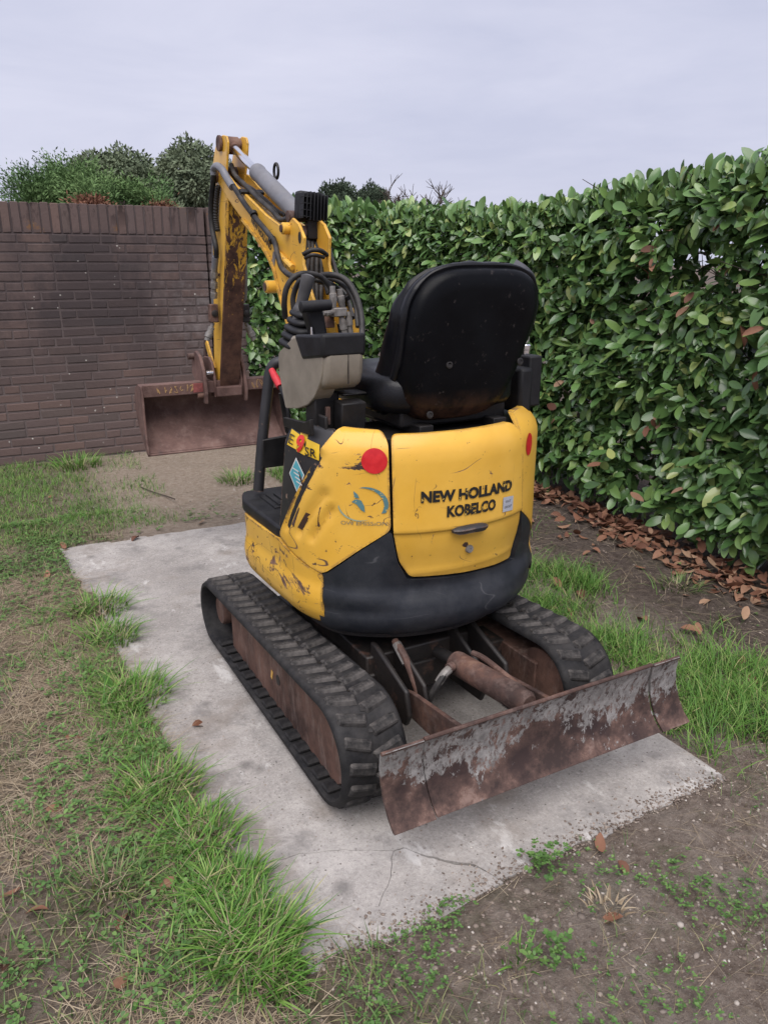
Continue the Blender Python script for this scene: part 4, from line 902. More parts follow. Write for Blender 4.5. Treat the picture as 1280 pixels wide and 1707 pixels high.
# arm
def arm_poly():
    rear = [(3.455, 1.890), (3.475, 1.83), (3.51, 1.76), (3.50, 1.66), (3.566, 1.45), (3.70, 1.07), (3.785, .835), (3.80, .79)]
    front = [(3.87, .79), (3.885, .86), (3.85, 1.06), (3.775, 1.40), (3.745, 1.66), (3.715, 1.79), (3.645, 1.878), (3.60, 1.915), (3.52, 1.925), (3.47, 1.915)]
    return rear, front
rear, front = arm_poly()
m = MB(); m.yz(rear+front, BX-.048, BX-.038); m.yz(rear+front, BX+.038, BX+.048); arm = m.build('arm', 'yellow_boom', EX, bevel=.003)
bw = [(3.515, 1.66), (3.569, 1.45), (3.703, 1.07), (3.788, .835), (3.803, .80)]
m = MB(); m.loft([[V(BX-.0487, y-.007, z), V(BX+.0487, y-.007, z), V(BX+.0487, y+.010, z), V(BX-.0487, y+.010, z)] for y, z in [V(*a)*(1-t)+V(*c)*t for a, c in zip(bw[:-1], bw[1:]) for t in np.arange(4)/4]+[V(*bw[-1])]]); m.build('back_plate', 'arm_back', arm, smooth=30)
m = MB(); m.yz([(3.74, 1.66), (3.77, 1.40), (3.845, 1.06), (3.878, .86), (3.868, .86), (3.835, 1.06), (3.76, 1.40), (3.73, 1.66)], BX-.0375, BX+.0375); m.build('front_plate', 'yellow_boom', arm)
for (y, z, r, w) in ((3.545, 1.895, .032, .062), (3.62, 1.782, .040, .066), (3.835, .81, .036, .062)):
    m = MB(); m.lathe((BX-w, y, z), (1, 0, 0), [(0, 0), (r, 0), (r, .012), (r*.8, .014), (r*.8, 2*w-.014), (r, 2*w-.012), (r, 2*w), (0, 2*w)], 22); pn_ = m.build('pivot_pin', 'rust', arm, bevel=.002)
# arm cylinder on top of the boom
A, B = V(BX, 3.548, 1.890), V(BX, 2.80, 1.565); d = unit(B-A)
m = MB(); m.lathe(A+V(-.026, 0, 0), (1, 0, 0), [(0, 0), (.036, 0), (.036, .052), (0, .052)], 20); m.lathe(A, d, [(.022, 0), (.022, .05), (0, .05)], 14); ac = m.build('arm_cylinder', 'rust', EX)
m = MB(); m.cyl(A+d*.03, A+d*.38, .0175, 18); m.build('chrome_rod', 'chrome', ac); s0 = .325
m = MB(); m.lathe(A+d*s0, d, [(0, 0), (.028, 0), (.031, .006), (.0345, .012), (.035, .03), (.033, .035), (.033, .09), (.0335, .092), (.0335, .46), (.02, .49), (0, .50)], 24); m.build('barrel', 'grey_cyl', ac)
m = MB(); m.lathe(B+V(-.05, 0, 0), (1, 0, 0), [(0, 0), (.02, 0), (.02, .10), (0, .10)], 16); m.build('cylinder_pin', 'rust', ac)
m = MB(); qq = A+d*.40+V(.06, 0, .01); m.tube([qq+V(0, .024*math.cos(t), .016+.028*math.sin(t)) for t in np.arange(18)*2*math.pi/18], .006, 8, loop=True); m.build('cable_loop', 'hose', ac)
# bucket cylinder on the far side of the arm, and linkage
m = MB(); m.cyl(V(BX, 3.80, 1.62), V(BX, 3.92, 1.18), .03, 16); bc = m.build('bucket_cylinder', 'grey_cyl', EX); m = MB(); m.cyl(V(BX, 3.92, 1.18), V(BX, 3.97, 1.0), .015, 12); m.build('chrome_rod', 'chrome', bc)
for xx in (-.055, .055):
    m = MB(); m.prism([V(BX+xx, 3.85, .90), V(BX+xx, 3.965, 1.03), V(BX+xx, 3.995, 1.01), V(BX+xx, 3.885, .87)], V(.01, 0, 0)); m.build('bucket_link', 'yellow_worn', EX, bevel=.003)
    m = MB(); m.prism([V(BX+xx, 3.985, 1.03), V(BX+xx, 4.0, .93), V(BX+xx, 4.03, .86), V(BX+xx, 4.06, .88), V(BX+xx, 4.01, 1.03)], V(.01, 0, 0)); m.build('bucket_link', 'rust', EX, bevel=.003)
# bucket: curled-in ditching bucket, open side toward the machine
bk0, bk1 = .728, 1.455
bp = [(3.80, .838), (3.86, .843), (3.925, .825), (3.965, .775), (3.972, .715), (3.95, .655), (3.905, .600), (3.86, .560), (3.82, .528), (3.785, .505)]
def offset_in(poly, d):
    out = []
    for i, p in enumerate(poly):
        a = V(*poly[max(i-1, 0)]); c = V(*poly[min(i+1, len(poly)-1)]); t = unit(c-a); out.append(tuple(V(*p)+V(t[1], -t[0])*-d*-1))
    return out
bi = offset_in(bp, -.010) if False else offset_in(bp, .010)
m = MB(); ring = [V(0, y, z) for y, z in bp+bi[::-1]]
m.loft([[p+V(x, 0, 0) for p in ring] for x in (bk0+.008, (bk0+bk1)/2, bk1-.008)]); bucket = m.build('bucket', 'bucket', EX, bevel=.002); bucket['label'] = 'wide rusty ditching bucket'
for x0 in (bk0, bk1-.010):
    m = MB(); m.yz(bp+[(3.765, .51), (3.782, .56), (3.79, .68), (3.785, .80)], x0, x0+.010); m.build('side_plate', 'bucket', bucket, bevel=.003)
m = MB(); m.box(((bk0+bk1)/2, 3.80, .815), (bk1-bk0-.02, .022, .058)); m.build('top_bar', 'bucket', bucket, bevel=.003)
m = MB(); m.box(((bk0+bk1)/2, 3.80, .520), (bk1-bk0-.004, .06, .010), Matrix.Rotation(.70, 3, 'X')); m.build('cutting_edge', 'bucket', bucket, bevel=.003)
for (x0, y) in ((1.03, 3.77), (1.235, 3.77)):
    m = MB(); m.yz([(y, .735), (y-.012, .80), (y+.01, .90), (y+.06, .965), (y+.13, .985), (y+.20, .96), (y+.22, .86), (y+.10, .80), (y+.035, .735)], x0, x0+.016); m.build('hanger_ear', 'bucket', bucket, bevel=.004)
for (x0, y) in ((1.085, 3.79), (1.222, 3.79)):
    m = MB(); m.yz([(y+.0, .76), (y-.01, .84), (y+.02, .93), (y+.07, .955), (y+.16, .95), (y+.19, .88), (y+.08, .82), (y+.06, .76)], x0, x0+.012); m.build('hanger_ear', 'bucket', bucket, bevel=.004)
m = MB(); m.box((1.157, 3.80, .790), (.13, .07, .05)); m.build('hanger_plate', 'bucket', bucket, bevel=.006)
for (x, y, z) in ((1.02, 3.93, .955), (1.02, 3.80, .775)): m = MB(); m.cyl(V(x-.02, y, z), V(x+.03, y, z), .016, 14); m.build('hanger_pin', 'rust', bucket, bevel=.003)
m = MB(); m.cyl(V(1.052, 3.795, .885), V(1.085, 3.795, .885), .010, 12); m.build('lock_bolt', 'chrome', bucket)
rr = random.Random(3)
for (xa, xb, n) in ((.80, .985, 7), (1.275, 1.37, 4)):      # scrawled weld marks on the top bar
    for i in range(n):
        cx = xa+(xb-xa)*(i+.5)/n; pts = [V(cx+rr.uniform(-.011, .011), 3.7885, .815+rr.uniform(-.018, .018)) for _ in range(5)]
        m = MB(); m.tube(spline(pts, 4), .0016, 5); m.build('weld_mark', 'chalk', bucket)
m = MB(); m.box((1.003, 3.7885, .816), (.05, .002, .045)); m.build('paint_remnant', 'old_red', bucket, bevel=.002)
# couplers and pipes down the near side of the arm
def ap(px, py, X=BX-.075): return at(px, py, 0, X)
m = MB(); m.tube(spline([ap(357, 290), ap(354, 320), ap(352, 350), ap(354, 380), ap(360, 410), ap(361, 428)], 6), .0125, 12); m.build('hose', 'hose', EX, smooth=60)
for k in range(15): pass
pth = spline([ap(364, 310, BX-.062), ap(361, 335, BX-.062), ap(360, 365, BX-.062), ap(363, 385, BX-.062)], 12); m = MB(); m.tube(pth, [.0125 if i % 2 else .0095 for i in range(len(pth))], 10); m.build('spiral_hose', 'hose', EX, smooth=30)
m = MB(); m.tube(spline([ap(357, 292, BX-.085), ap(357, 282, BX-.085), ap(362, 277, BX-.085), ap(370, 282, BX-.085), ap(378, 296, BX-.08), ap(388, 312, BX-.075)], 6), [.016]*31, 12); m.build('hose_elbow', 'grey_cyl', EX, smooth=60)
pf = [ap(360, 428), ap(358, 446), ap(357, 470), ap(357, 494)]
m = MB(); m.tube([pf[0], pf[1]], .0150, 12); m.build('coupling', 'grey_cyl', EX); m = MB(); m.tube([pf[1], pf[2]*.6+pf[1]*.4], .0155, 6); m.tube([pf[2]*.6+pf[1]*.4, pf[3]], .011, 10); m.build('coupling', 'steel', EX, bevel=.002)
for t in (.15, .5, .85):
    m = MB(); c = pf[1]*(1-t)+pf[3]*t; m.lathe(c, unit(pf[3]-pf[1]), [(.0175, 0), (.0175, .028), (0, .028)], 6); m.build('hex_nut', 'steel', EX, bevel=.001)
m = MB(); c = (pf[1]+pf[2])*.5; m.box(c+V(.03, .01, 0), (.05, .03, .012)); m.build('pipe_bracket', 'rust', EX, bevel=.002)
for (px, py, X, sg) in ((356, 522, BX-.08, -1), (408, 522, BX+.08, 1)):
    c = at(px, py, 0, X); m = MB(); m.box(c, (.040, .045, .085)); vb = m.build('valve_block', 'rust' if sg < 0 else 'greasy', EX, bevel=.005)
    m = MB(); m.lathe(c+V(0, -.024, .0), (0, -1, 0), [(.016, 0), (.016, .006), (.012, .008), (0, .008)], 16); m.build('valve_knob', 'greasy', vb)
    e = c+V(sg*.004, 0, -.045); f = c+V(sg*.035, .0, -.115); m = MB(); m.lathe(e, unit(f-e), [(.009, 0), (.009, .02), (.015, .022), (.015, .05), (.019, .052), (.019, .072), (.014, .076), (.014, .09), (0, .09)], 14); m.build('quick_coupler', 'steel', vb)
pth = [at(408, 430, 0, BX+.06), at(409, 470, 0, BX+.062), at(408, 500, 0, BX+.065)]; m = MB(); m.tube(pth, .012, 8); m.build('coupling', 'steel', EX)
# ---- hoses over the boom and round its foot
def hose(pts, r=.011, mat='hose', name='hose'):
    m = MB(); m.tube(spline([at(*p) for p in pts], 7), r*.84, 10); return m.build(name, mat, EX, smooth=60)
XL = BX-.072
hose([(372, 285, 0, XL), (388, 308, 0, XL), (405, 335, 0, XL), (425, 362, 0, XL), (445, 386, 0, XL), (458, 404, 0, XL), (463, 425, 0, XL-.01), (470, 446, 0, XL-.012), (484, 459, 1, 2.62), (503, 464, 1, 2.55), (530, 467, 1, 2.5), (555, 476, 1, 2.52), (572, 492, 1, 2.56), (585, 520, 1, 2.62)], .0125)
hose([(386, 275, 0, BX), (392, 292, 0, BX-.02), (410, 310, 0, BX-.03), (432, 332, 0, BX-.03), (455, 352, 0, BX-.03), (468, 366, 0, BX-.03), (485, 363, 0, BX-.02)], .0125)
hose([(388, 290, 0, BX), (400, 305, 0, BX+.01), (420, 315, 0, BX), (445, 336, 0, BX), (462, 352, 0, BX), (478, 360, 0, BX)], .011)
hose([(476, 530, 1, 2.50), (474, 505, 1, 2.48), (478, 480, 1, 2.47), (492, 461, 1, 2.46), (512, 456, 1, 2.46), (535, 462, 1, 2.46), (551, 480, 1, 2.46), (560, 502, 1, 2.46)], .0115)
hose([(490, 520, 1, 2.52), (489, 495, 1, 2.52), (500, 468, 1, 2.50), (520, 460, 1, 2.5), (540, 470, 1, 2.5), (548, 490, 1, 2.48)], .011)
hose([(525, 462, 1, 2.56), (550, 458, 1, 2.5), (575, 466, 1, 2.46), (592, 490, 1, 2.42), (602, 525, 1, 2.38), (603, 560, 1, 2.34), (598, 590, 1, 2.30)], .0125)
hose([(540, 464, 1, 2.58), (562, 468, 1, 2.52), (582, 486, 1, 2.46), (593, 512, 1, 2.42), (597, 545, 1, 2.38)], .011)
hose([(530, 470, 1, 2.62), (552, 474, 1, 2.6), (566, 490, 1, 2.55), (573, 515, 1, 2.5)], .010)
hose([(545, 405, 1, 2.74), (556, 440, 1, 2.7), (566, 470, 1, 2.64), (580, 500, 1, 2.58), (588, 530, 1, 2.5)], .010)
for i, x in enumerate((507, 513, 519, 526, 533)):
    hose([(x, 385+i*3, 1, 2.78), (x+2, 420, 1, 2.74), (x+(i-2)*1.5, 455, 1, 2.70), (x+2, 500, 1, 2.66), (x+6, 550, 1, 2.62), (x+8, 600, 1, 2.6)], .0115)
hose([(567, 540, 1, 2.46), (570, 560, 1, 2.46), (572, 600, 1, 2.46)], .013); hose([(575, 530, 1, 2.5), (581, 560, 1, 2.48), (583, 600, 1, 2.46)], .012)
hose([(505, 424, 1, 2.66), (520, 417, 1, 2.64), (535, 418, 1, 2.64), (545, 425, 1, 2.66)], .010, name='cable_tie'); hose([(508, 430, 1, 2.66), (522, 425, 1, 2.63), (540, 429, 1, 2.65)], .008, name='cable_tie')
for (px, py) in ((421, 352), (452, 395), (576, 489)):
    c = at(px, py, 0, XL) if px < 500 else at(px, py, 1, 2.47); m = MB(); m.lathe(c-V(0, .008, .006), (0, -.7, -.7) if px < 500 else (.6, 0, -.8), [(.0155, 0), (.0155, .014), (0, .014)], 12); m.build('hose_clip', 'plastic_black', EX)
m = MB(); c = at(420, 320, 0, BX-.02); m.box(c, (.10, .03, .012), Matrix.Rotation(.45, 3, 'X')); m.build('hose_clamp', 'black_paint', EX, bevel=.002)
# steel hose manifold behind the lever
mc = at(563, 520, 1, 2.44); m = MB(); m.box(mc, (.05, .05, .03)); mf = m.build('hose_manifold', 'steel', EX, bevel=.004)
for (dx, dy, dz, ln, ax_) in ((-.02, -.01, .035, .05, (0, .1, 1)), (.01, -.01, .03, .045, (-.15, 0, 1)), (.012, -.01, -.03, .055, (.2, 0, -1)), (.035, -.01, -.02, .05, (.15, 0, -1)), (-.04, -.02, 0, .03, (-1, -.3, 0))):
    m = MB(); m.lathe(mc+V(dx, dy, dz), ax_, [(.008, -.02), (.012, 0), (.013, .004), (.013, ln*.5), (.010, ln*.55), (.010, ln), (0, ln)], 10); m.build('fitting', 'steel', mf)
m = MB(); m.box(at(549, 525, 1, 2.47), (.03, .02, .085)); m.build('manifold_bracket', 'rust', mf, bevel=.003)
m = MB(); m.box(at(550, 560, 1, 2.52), (.035, .03, .10)); m.build('swing_lug', 'yellow_boom', sw, bevel=.003)
# ---- work light
lc = at(522, 345, 1, 2.74); rot = Matrix.Rotation(R(6), 3, 'Z') @ Matrix.Rotation(R(4), 3, 'Y')
m = MB(); m.box(lc+V(0, .03, 0), (.112, .045, .104), rot); wl = m.build('work_light', 'plastic_black', EX, bevel=.012)
for i in range(8):
    x = -.049+i*.014; m = MB(); hgt = .098 if 1 < i < 6 else .086; m.box(lc+np.array(rot @ Vector((x, -.002-.006*(1-abs(i-3.5)/4), 0))), (.0035, .034, hgt), rot); m.build('cooling_fin', 'plastic_black', wl, bevel=.0012)
for i in range(4):
    m = MB(); m.box(lc+np.array(rot @ Vector((-.033, -.008, -.036+i*.022))), (.038, .018, .0035), rot); m.build('cooling_fin', 'plastic_black', wl, bevel=.001)
m = MB(); m.box(lc+V(.004, .02, -.075), (.05, .03, .07)); m.build('lamp_foot', 'plastic_black', wl, bevel=.004)
lb = at(515, 385, 1, 2.76); m = MB(); m.box(lb, (.10, .012, .035)); m.box(lb+V(-.045, -.012, 0), (.012, .03, .035)); m.box(lb+V(.045, -.012, -.03), (.012, .03, .07)); m.build('lamp_bracket', 'rust', wl, bevel=.002)
m = MB(); m.lathe(lb+V(-.052, -.015, .0), (-.2, -1, 0), [(.009, 0), (.009, .012), (0, .012)], 6); m.build('lamp_bolt', 'steel', wl)

# ---- decals and lettering, laid on the panels
def text_mesh(txt, size, bold=.0, shear=0.0, sx=1.0):
    cu = bpy.data.curves.new('lettering', 'FONT'); cu.body = txt; cu.size = 1; cu.offset = bold; cu.shear = shear; cu.resolution_u = 3; cu.align_x = 'LEFT'
    ob = bpy.data.objects.new('lettering', cu); C.objects.link(ob); dg = bpy.context.evaluated_depsgraph_get(); me = bpy.data.meshes.new_from_object(ob.evaluated_get(dg))
    co = np.array([tuple(v.co)[:2] for v in me.vertices]); fs = [tuple(p.vertices) for p in me.polygons]
    bpy.data.objects.remove(ob); bpy.data.meshes.remove(me)
    lo, hi = co.min(0), co.max(0); co = (co-lo)/(hi-lo); return co*np.array(size), fs
def letter(name, txt, s0, z0, w, h, mapf, mat, parent, slope=0.0, bold=.02, shear=0.0):
    co, fs = text_mesh(txt, (w, h), bold, shear); m = MB(); m.add([mapf(s0+a, z0+c+slope*a) for a, c in co], fs); o = m.build(name, mat, parent, smooth=0); return o
dm = lambda e: (lambda s, z: tail(s, z, off_door(s, z)+e)); smp = lambda e: (lambda s, z: tail(s, z, off_side(s, z)+e))
def patch(name, poly, mapf, mat, parent):
    m = MB(); c = V(*np.mean(poly, 0)); P = [mapf(*p) for p in poly]; m.add([mapf(*c)]+P, [(0, i+1, (i+1) % len(P)+1) for i in range(len(P))]); return m.build(name, mat, parent, smooth=60)
def disc(s, z, r, rz=None, n=36): return [(s+r*math.cos(t), z+(rz or r)*math.sin(t)) for t in np.arange(n)*2*math.pi/n]
letter('lettering', 'NEW HOLLAND', -.149, .778, .310, .034, dm(.0028), 'ink', door, -.02, .050, .0)
letter('lettering', 'KOBELCO', -.073, .730, .166, .034, dm(.0028), 'ink', door, -.02, .045)
patch('sticker', [(.124, .712), (.171, .709), (.171, .753), (.124, .757)], dm(.0028), 'pale_sticker', door)
letter('lettering', 'FIAT', .136, .738, .023, .007, dm(.0034), 'grey_cyl', door, 0, .01); letter('lettering', 'GROUP', .131, .722, .032, .007, dm(.0034), 'grey_cyl', door, 0, .01)
m = MB(); hp = [tail(s, .690-.002*abs(s)/.05, .013) for s in np.linspace(-.056, .058, 9)]; m.loft([[p+V(0, -.012*k, -.010*k), p+V(0, -.016*k, .002), p+V(0, -.008*k, .010*k), p+V(0, .006, .010*k), p+V(0, .006, -.010*k)] for p, k in zip(hp, [.4, .9, 1, 1, 1, 1, 1, .9, .4])]); m.build('door_handle', 'black_chipped', door, smooth=50)
n_ = V(0, -1, 0); m = MB(); m.lathe(tail(.016, .617, off_door(.016, .617)-.001), n_, [(.0125, 0), (.0125, .006), (.0105, .009), (.004, .009), (.004, .007), (0, .007)], 20); m.build('lock', 'steel', door)
patch('rust_spot', [(-.012, .634), (-.004, .642), (.006, .640), (.010, .632), (.004, .624), (-.006, .627)], dm(.0008), 'rust', door)
patch('reflector', disc(-.274, .897, .035), smp(.0028), 'red', pl_)
patch('reflector', disc(.274, .887, .024, .034), lambda s, z: tail(s, z, off_side_r(s, z)+.0018), 'red', EX)
letter('lettering', 'OW EMISSION', -.368, .714, .128, .011, smp(.0028), 'ink_grey', pl_, .01, .0)
def crescent(cx, cz, r0, r1, sh, a0, a1, n=18): return [(cx+r0*math.cos(t), cz+r0*.8*math.sin(t)) for t in np.linspace(a0, a1, n)]+[(cx+sh[0]+r1*math.cos(t), cz+sh[1]+r1*.8*math.sin(t)) for t in np.linspace(a1, a0, n)]
def strip_patch(name, poly, mapf, mat, parent):
    n = len(poly)//2; A_, B_ = poly[:n], poly[n:][::-1]; m = MB(); m.add([mapf(*p) for p in A_+B_], [(i, i+1, n+i+1, n+i) for i in range(n-1)]); return m.build(name, mat, parent, smooth=60)
strip_patch('emblem', crescent(-.298, .775, .062, .060, (-.010, -.002), -.5, 1.7), smp(.0028), 'teal', pl_); strip_patch('emblem', crescent(-.318, .772, .058, .062, (.006, .006), 3.3, 5.2), smp(.0028), 'teal_pale', pl_)
patch('emblem', [(-.337, .781), (-.325, .790), (-.310, .786), (-.302, .770), (-.300, .752), (-.312, .760), (-.322, .774)], smp(.0028), 'teal', pl_); patch('emblem', [(-.329, .793), (-.331, .812), (-.320, .803), (-.315, .792)], smp(.0028), 'teal', pl_)
# rust streaks scraped through the panel paint
for q in ([(-.560, .675), (-.548, .670), (-.515, .735), (-.520, .738)], [(-.533, .672), (-.520, .664), (-.482, .722), (-.490, .728)], [(-.436, .752), (-.430, .757), (-.446, .690), (-.450, .694)], [(-.512, .80), (-.508, .80), (-.508, .845), (-.512, .845)]): patch('rust_scrape', q, smp(.0016), 'rust', pl_)
cm = lambda e: (lambda s, z: tail(s, z, -.010+roll_top(z)+e))
bd = patch('badge', [(-.583, .908), (-.583, .952), (-.53, .945), (-.53, .903)], cm(.0030), 'badge', dk); patch('badge', [(-.53, .899), (-.53, .953), (-.492, .950), (-.492, .893)], cm(.0033), 'badge', bd); patch('badge', [(-.492, .895), (-.492, .939), (-.437, .930), (-.437, .886)], cm(.0030), 'badge', bd)
letter('lettering', 'E', -.572, .916, .026, .026, cm(.0060), 'ink_plain', bd, -.1, 0); letter('lettering', '9', -.531, .897, .036, .050, cm(.0062), 'badge_red', bd, 0, .04); letter('lettering', 'SR', -.488, .895, .044, .024, cm(.0060), 'ink_plain', bd, -.05, .015)
bs = patch('sticker', [(-.534, .880), (-.497, .835), (-.535, .775), (-.577, .825)], cm(.0026), 'white_print', dk); patch('sticker', [(-.534, .873), (-.502, .835), (-.535, .783), (-.571, .826)], cm(.0033), 'blue_sticker', bs)
for k in range(4): patch('print_line', [(-.553+.006*k, .848-.012*k), (-.520+.004*k, .842-.012*k), (-.520+.004*k, .838-.012*k), (-.553+.006*k, .844-.012*k)], cm(.0040), 'white_print', bs)
def bm_(e): return lambda a, c: V(BX-.055-e, *(V(*boom_pt(420, 366))+a*bd_+c*bn_))
p0, p1 = V(*boom_pt(420, 366)), V(*boom_pt(453, 414)); bd_ = unit(p1-p0); bn_ = V(-bd_[1], bd_[0]); bn_ = bn_ if bn_[1] > 0 else -bn_
letter('lettering', 'NEW HOLLAND', 0, -.012, np.linalg.norm(p1-p0), .024, bm_(.0016), 'ink', boom, 0, .03)

# ------------------------------------------------------------------ grass, weeds, litter
def grass_mat(name, cols, rough=.55):
    b = NB(name); r = b.math('FRACT', b.math('ADD', b.rand_island(), b.math('MULTIPLY', b.noise(3, 3, .6, b.pos), .5)))
    c = b.ramp(r, cols); return b.done(c, rough, 0, .3)
MAT['grass'] = grass_mat('grass_blade', [(0, (.044, .115, .018)), (.35, (.076, .182, .028)), (.7, (.118, .24, .040)), (.9, (.175, .28, .065)), (1, (.34, .31, .15))])
MAT['grass_dull'] = grass_mat('grass_blade_dull', [(0, (.048, .100, .026)), (.4, (.080, .145, .038)), (.7, (.12, .175, .055)), (1, (.27, .23, .12))])
MAT['straw'] = grass_mat('dry_straw', [(0, (.17, .125, .08)), (.5, (.29, .225, .15)), (1, (.42, .35, .25))], .8)
MAT['clover'] = grass_mat('clover_leaf', [(0, (.05, .11, .028)), (.5, (.08, .16, .04)), (1, (.13, .22, .06))], .5)
def blades(name, pos, h, w, lean, mat, parent=None, label=None, cat=None, segs=3, flat_=0.0, ldir=None, kind='stuff'):
    """pos (N,3), h, w, lean arrays"""
    N = len(pos); az = RNG.uniform(0, 2*math.pi, N) if ldir is None else ldir
    dx, dy = np.cos(az), np.sin(az); Vs = np.zeros((N, 2*segs+1, 3))
    tw = RNG.uniform(-.6, .6, N); sxn, syn = -np.sin(az+tw), np.cos(az+tw)
    for k in range(segs):
        t = k/segs; hor = lean*h*t**1.7; ver = h*(t-.5*np.clip(lean, 0, 1.6)*.45*t**2)*(1-flat_)
        ww = w*(1-t*.75)*.5
        c = np.stack([pos[:, 0]+dx*hor, pos[:, 1]+dy*hor, pos[:, 2]+ver], 1)
        Vs[:, 2*k] = c+np.stack([sxn*ww, syn*ww, np.zeros(N)], 1); Vs[:, 2*k+1] = c-np.stack([sxn*ww, syn*ww, np.zeros(N)], 1)
    hor = lean*h; ver = h*(1-.5*np.clip(lean, 0, 1.6)*.45)*(1-flat_)
    Vs[:, 2*segs] = np.stack([pos[:, 0]+dx*hor, pos[:, 1]+dy*hor, pos[:, 2]+ver], 1)
    f = []
    for k in range(segs-1): f += [2*k, 2*k+1, 2*k+3, 2*k+2]
    f += [2*segs-2, 2*segs-1, 2*segs]; lt = [4]*(segs-1)+[3]
    nv = 2*segs+1; fl = (np.arange(N)[:, None]*nv+np.array(f)[None, :]).ravel()
    off = V(*parent.location) if parent else 0
    o = np_mesh(name, Vs.reshape(-1, 3)-off, fl, np.tile(lt, N), mat, parent); return tag(o, label, cat, None, kind)
def gz(p): return np.array([ground_z(x, y) for x, y in p])
def on_slab(x, y, m=0.0):
    xl = np.interp(y, [1.17, 4.07], [.42, .30]); return (x > xl+m) & (x < 1.752-m) & (y > 1.168+m) & (y < 4.05-m)
def area(n, x0, x1, y0, y1, dens=None, margin=0.0):
    p = np.stack([RNG.uniform(x0, x1, n), RNG.uniform(y0, y1, n)], 1); k = ~on_slab(p[:, 0], p[:, 1], margin)
    if dens is not None: k &= RNG.random(n) < np.array([dens(*q) for q in p])
    p = p[k]; return np.c_[p, gz(p)-.003]
# lawn beside and in front of the slab on the near side: thin, half dry
def d_left(x, y): return np.clip(.5+1.7*fbm(x, y, 1.7, 3, 1.0), .08, 1)*(1 if x < .62 else max(0, 1-(x-.62)/.25))
P = area(36000, -1.1, .62, .45, 6.0, d_left, .0); N = len(P)
blades('grass', P, RNG.uniform(.015, .055, N), RNG.uniform(.0028, .0062, N), RNG.uniform(.2, 1.5, N), 'grass_dull', label='short half-dry grass left of the slab')
P = area(85000, -1.1, .60, .45, 4.4, lambda x, y: np.clip(.5-1.6*fbm(x, y, 1.7, 3, 1.0), .05, 1), .0); N = len(P); P[:, 2] += RNG.uniform(0, .015, N)
blades('straw', P, RNG.uniform(.03, .09, N), RNG.uniform(.0012, .0026, N), RNG.uniform(1.2, 2.2, N), 'straw', label='dry straw and thatch in the thin lawn', flat_=.85)
# lush strip between slab and bare soil
def d_right(x, y): return np.clip(.72+1.5*fbm(x, y, 2.5, 3, 6.0), .08, 1)*np.clip((2.46+.35*fbm(x, y, 2, 2)-x)/.25, 0, 1)*np.clip((y-1.12+.1*fbm(x, y, 4))/.12, 0, 1)
P = area(72000, 1.74, 2.85, 1.0, 5.0, d_right, .0); N = len(P)
blades('grass', P, RNG.uniform(.03, .12, N), RNG.uniform(.0022, .0045, N), RNG.uniform(.3, 1.4, N), 'grass', label='lush green grass strip between slab and hedge')
P = area(3500, 1.74, 3.0, 1.0, 4.6, lambda x, y: .5, .0); N = len(P); P[:, 2] += RNG.uniform(0, .03, N)
blades('straw', P, RNG.uniform(.03, .10, N), RNG.uniform(.0012, .0026, N), RNG.uniform(1.2, 2.2, N), 'straw', label='dry stalks lying in the lush grass strip', flat_=.8)
# ragged fringe of grass along the slab's long edge
n = 7000; yy = RNG.uniform(1.15, 4.1, n); e_ = np.interp(yy, [1.17, 4.07], [.44, .30])+np.array([.06*fbm(q, 2.0, 1.6, 3) for q in yy]); P = np.stack([e_-.05-np.abs(RNG.normal(0, .10, n)), yy], 1)
P = P[RNG.random(n) < np.array([np.clip(.35+2.0*fbm(x, y, 2.6, 3, 50.0), .04, 1)*np.interp(y, [3.3, 4.0], [1, .25]) for x, y in P])]; P = np.c_[P, gz(P)-.003]; N = len(P)
blades('grass', P, RNG.uniform(.02, .065, N), RNG.uniform(.0025, .0055, N), RNG.uniform(.5, 1.7, N), 'grass', label='ragged grass fringe along the long edge of the slab')
# along the foot of the brick wall
P = area(24000, -.6, 1.05, 4.2, 6.05, lambda x, y: np.clip(1.1-x*.75+.8*fbm(x, y, 2, 3, 2.5), 0, 1), .0); N = len(P)
blades('grass', P, RNG.uniform(.015, .06, N), RNG.uniform(.0022, .004, N), RNG.uniform(.3, 1.4, N), 'grass', label='grass growing along the foot of the brick wall')
P = area(1400, .9, 2.6, 4.1, 6.05, lambda x, y: np.clip((y-5.75)*4+.15, 0, 1) if y > 5.6 else .03, .0); N = len(P)
blades('grass', P, RNG.uniform(.012, .035, N), RNG.uniform(.002, .004, N), RNG.uniform(.3, 1.4, N), 'grass_dull', label='thin grass on the sandy patch by the wall')
# sparse blades in the gravelly foreground
P = area(5000, .4, 2.8, .45, 1.25, lambda x, y: np.clip(.25+1.2*fbm(x, y, 3, 3, 7.0), 0, 1), .0); N = len(P)
blades('grass', P, RNG.uniform(.015, .05, N), RNG.uniform(.0014, .0028, N), RNG.uniform(.4, 1.6, N), 'grass_dull', label='sparse grass in the gravelly soil before the slab')
P = area(3200, .4, 2.8, .45, 1.3, None, .0); N = len(P); blades('straw', P, RNG.uniform(.03, .09, N), RNG.uniform(.0010, .002, N), RNG.uniform(1.4, 2.2, N), 'straw', label='dry stalks on the gravelly soil before the slab', flat_=.92)
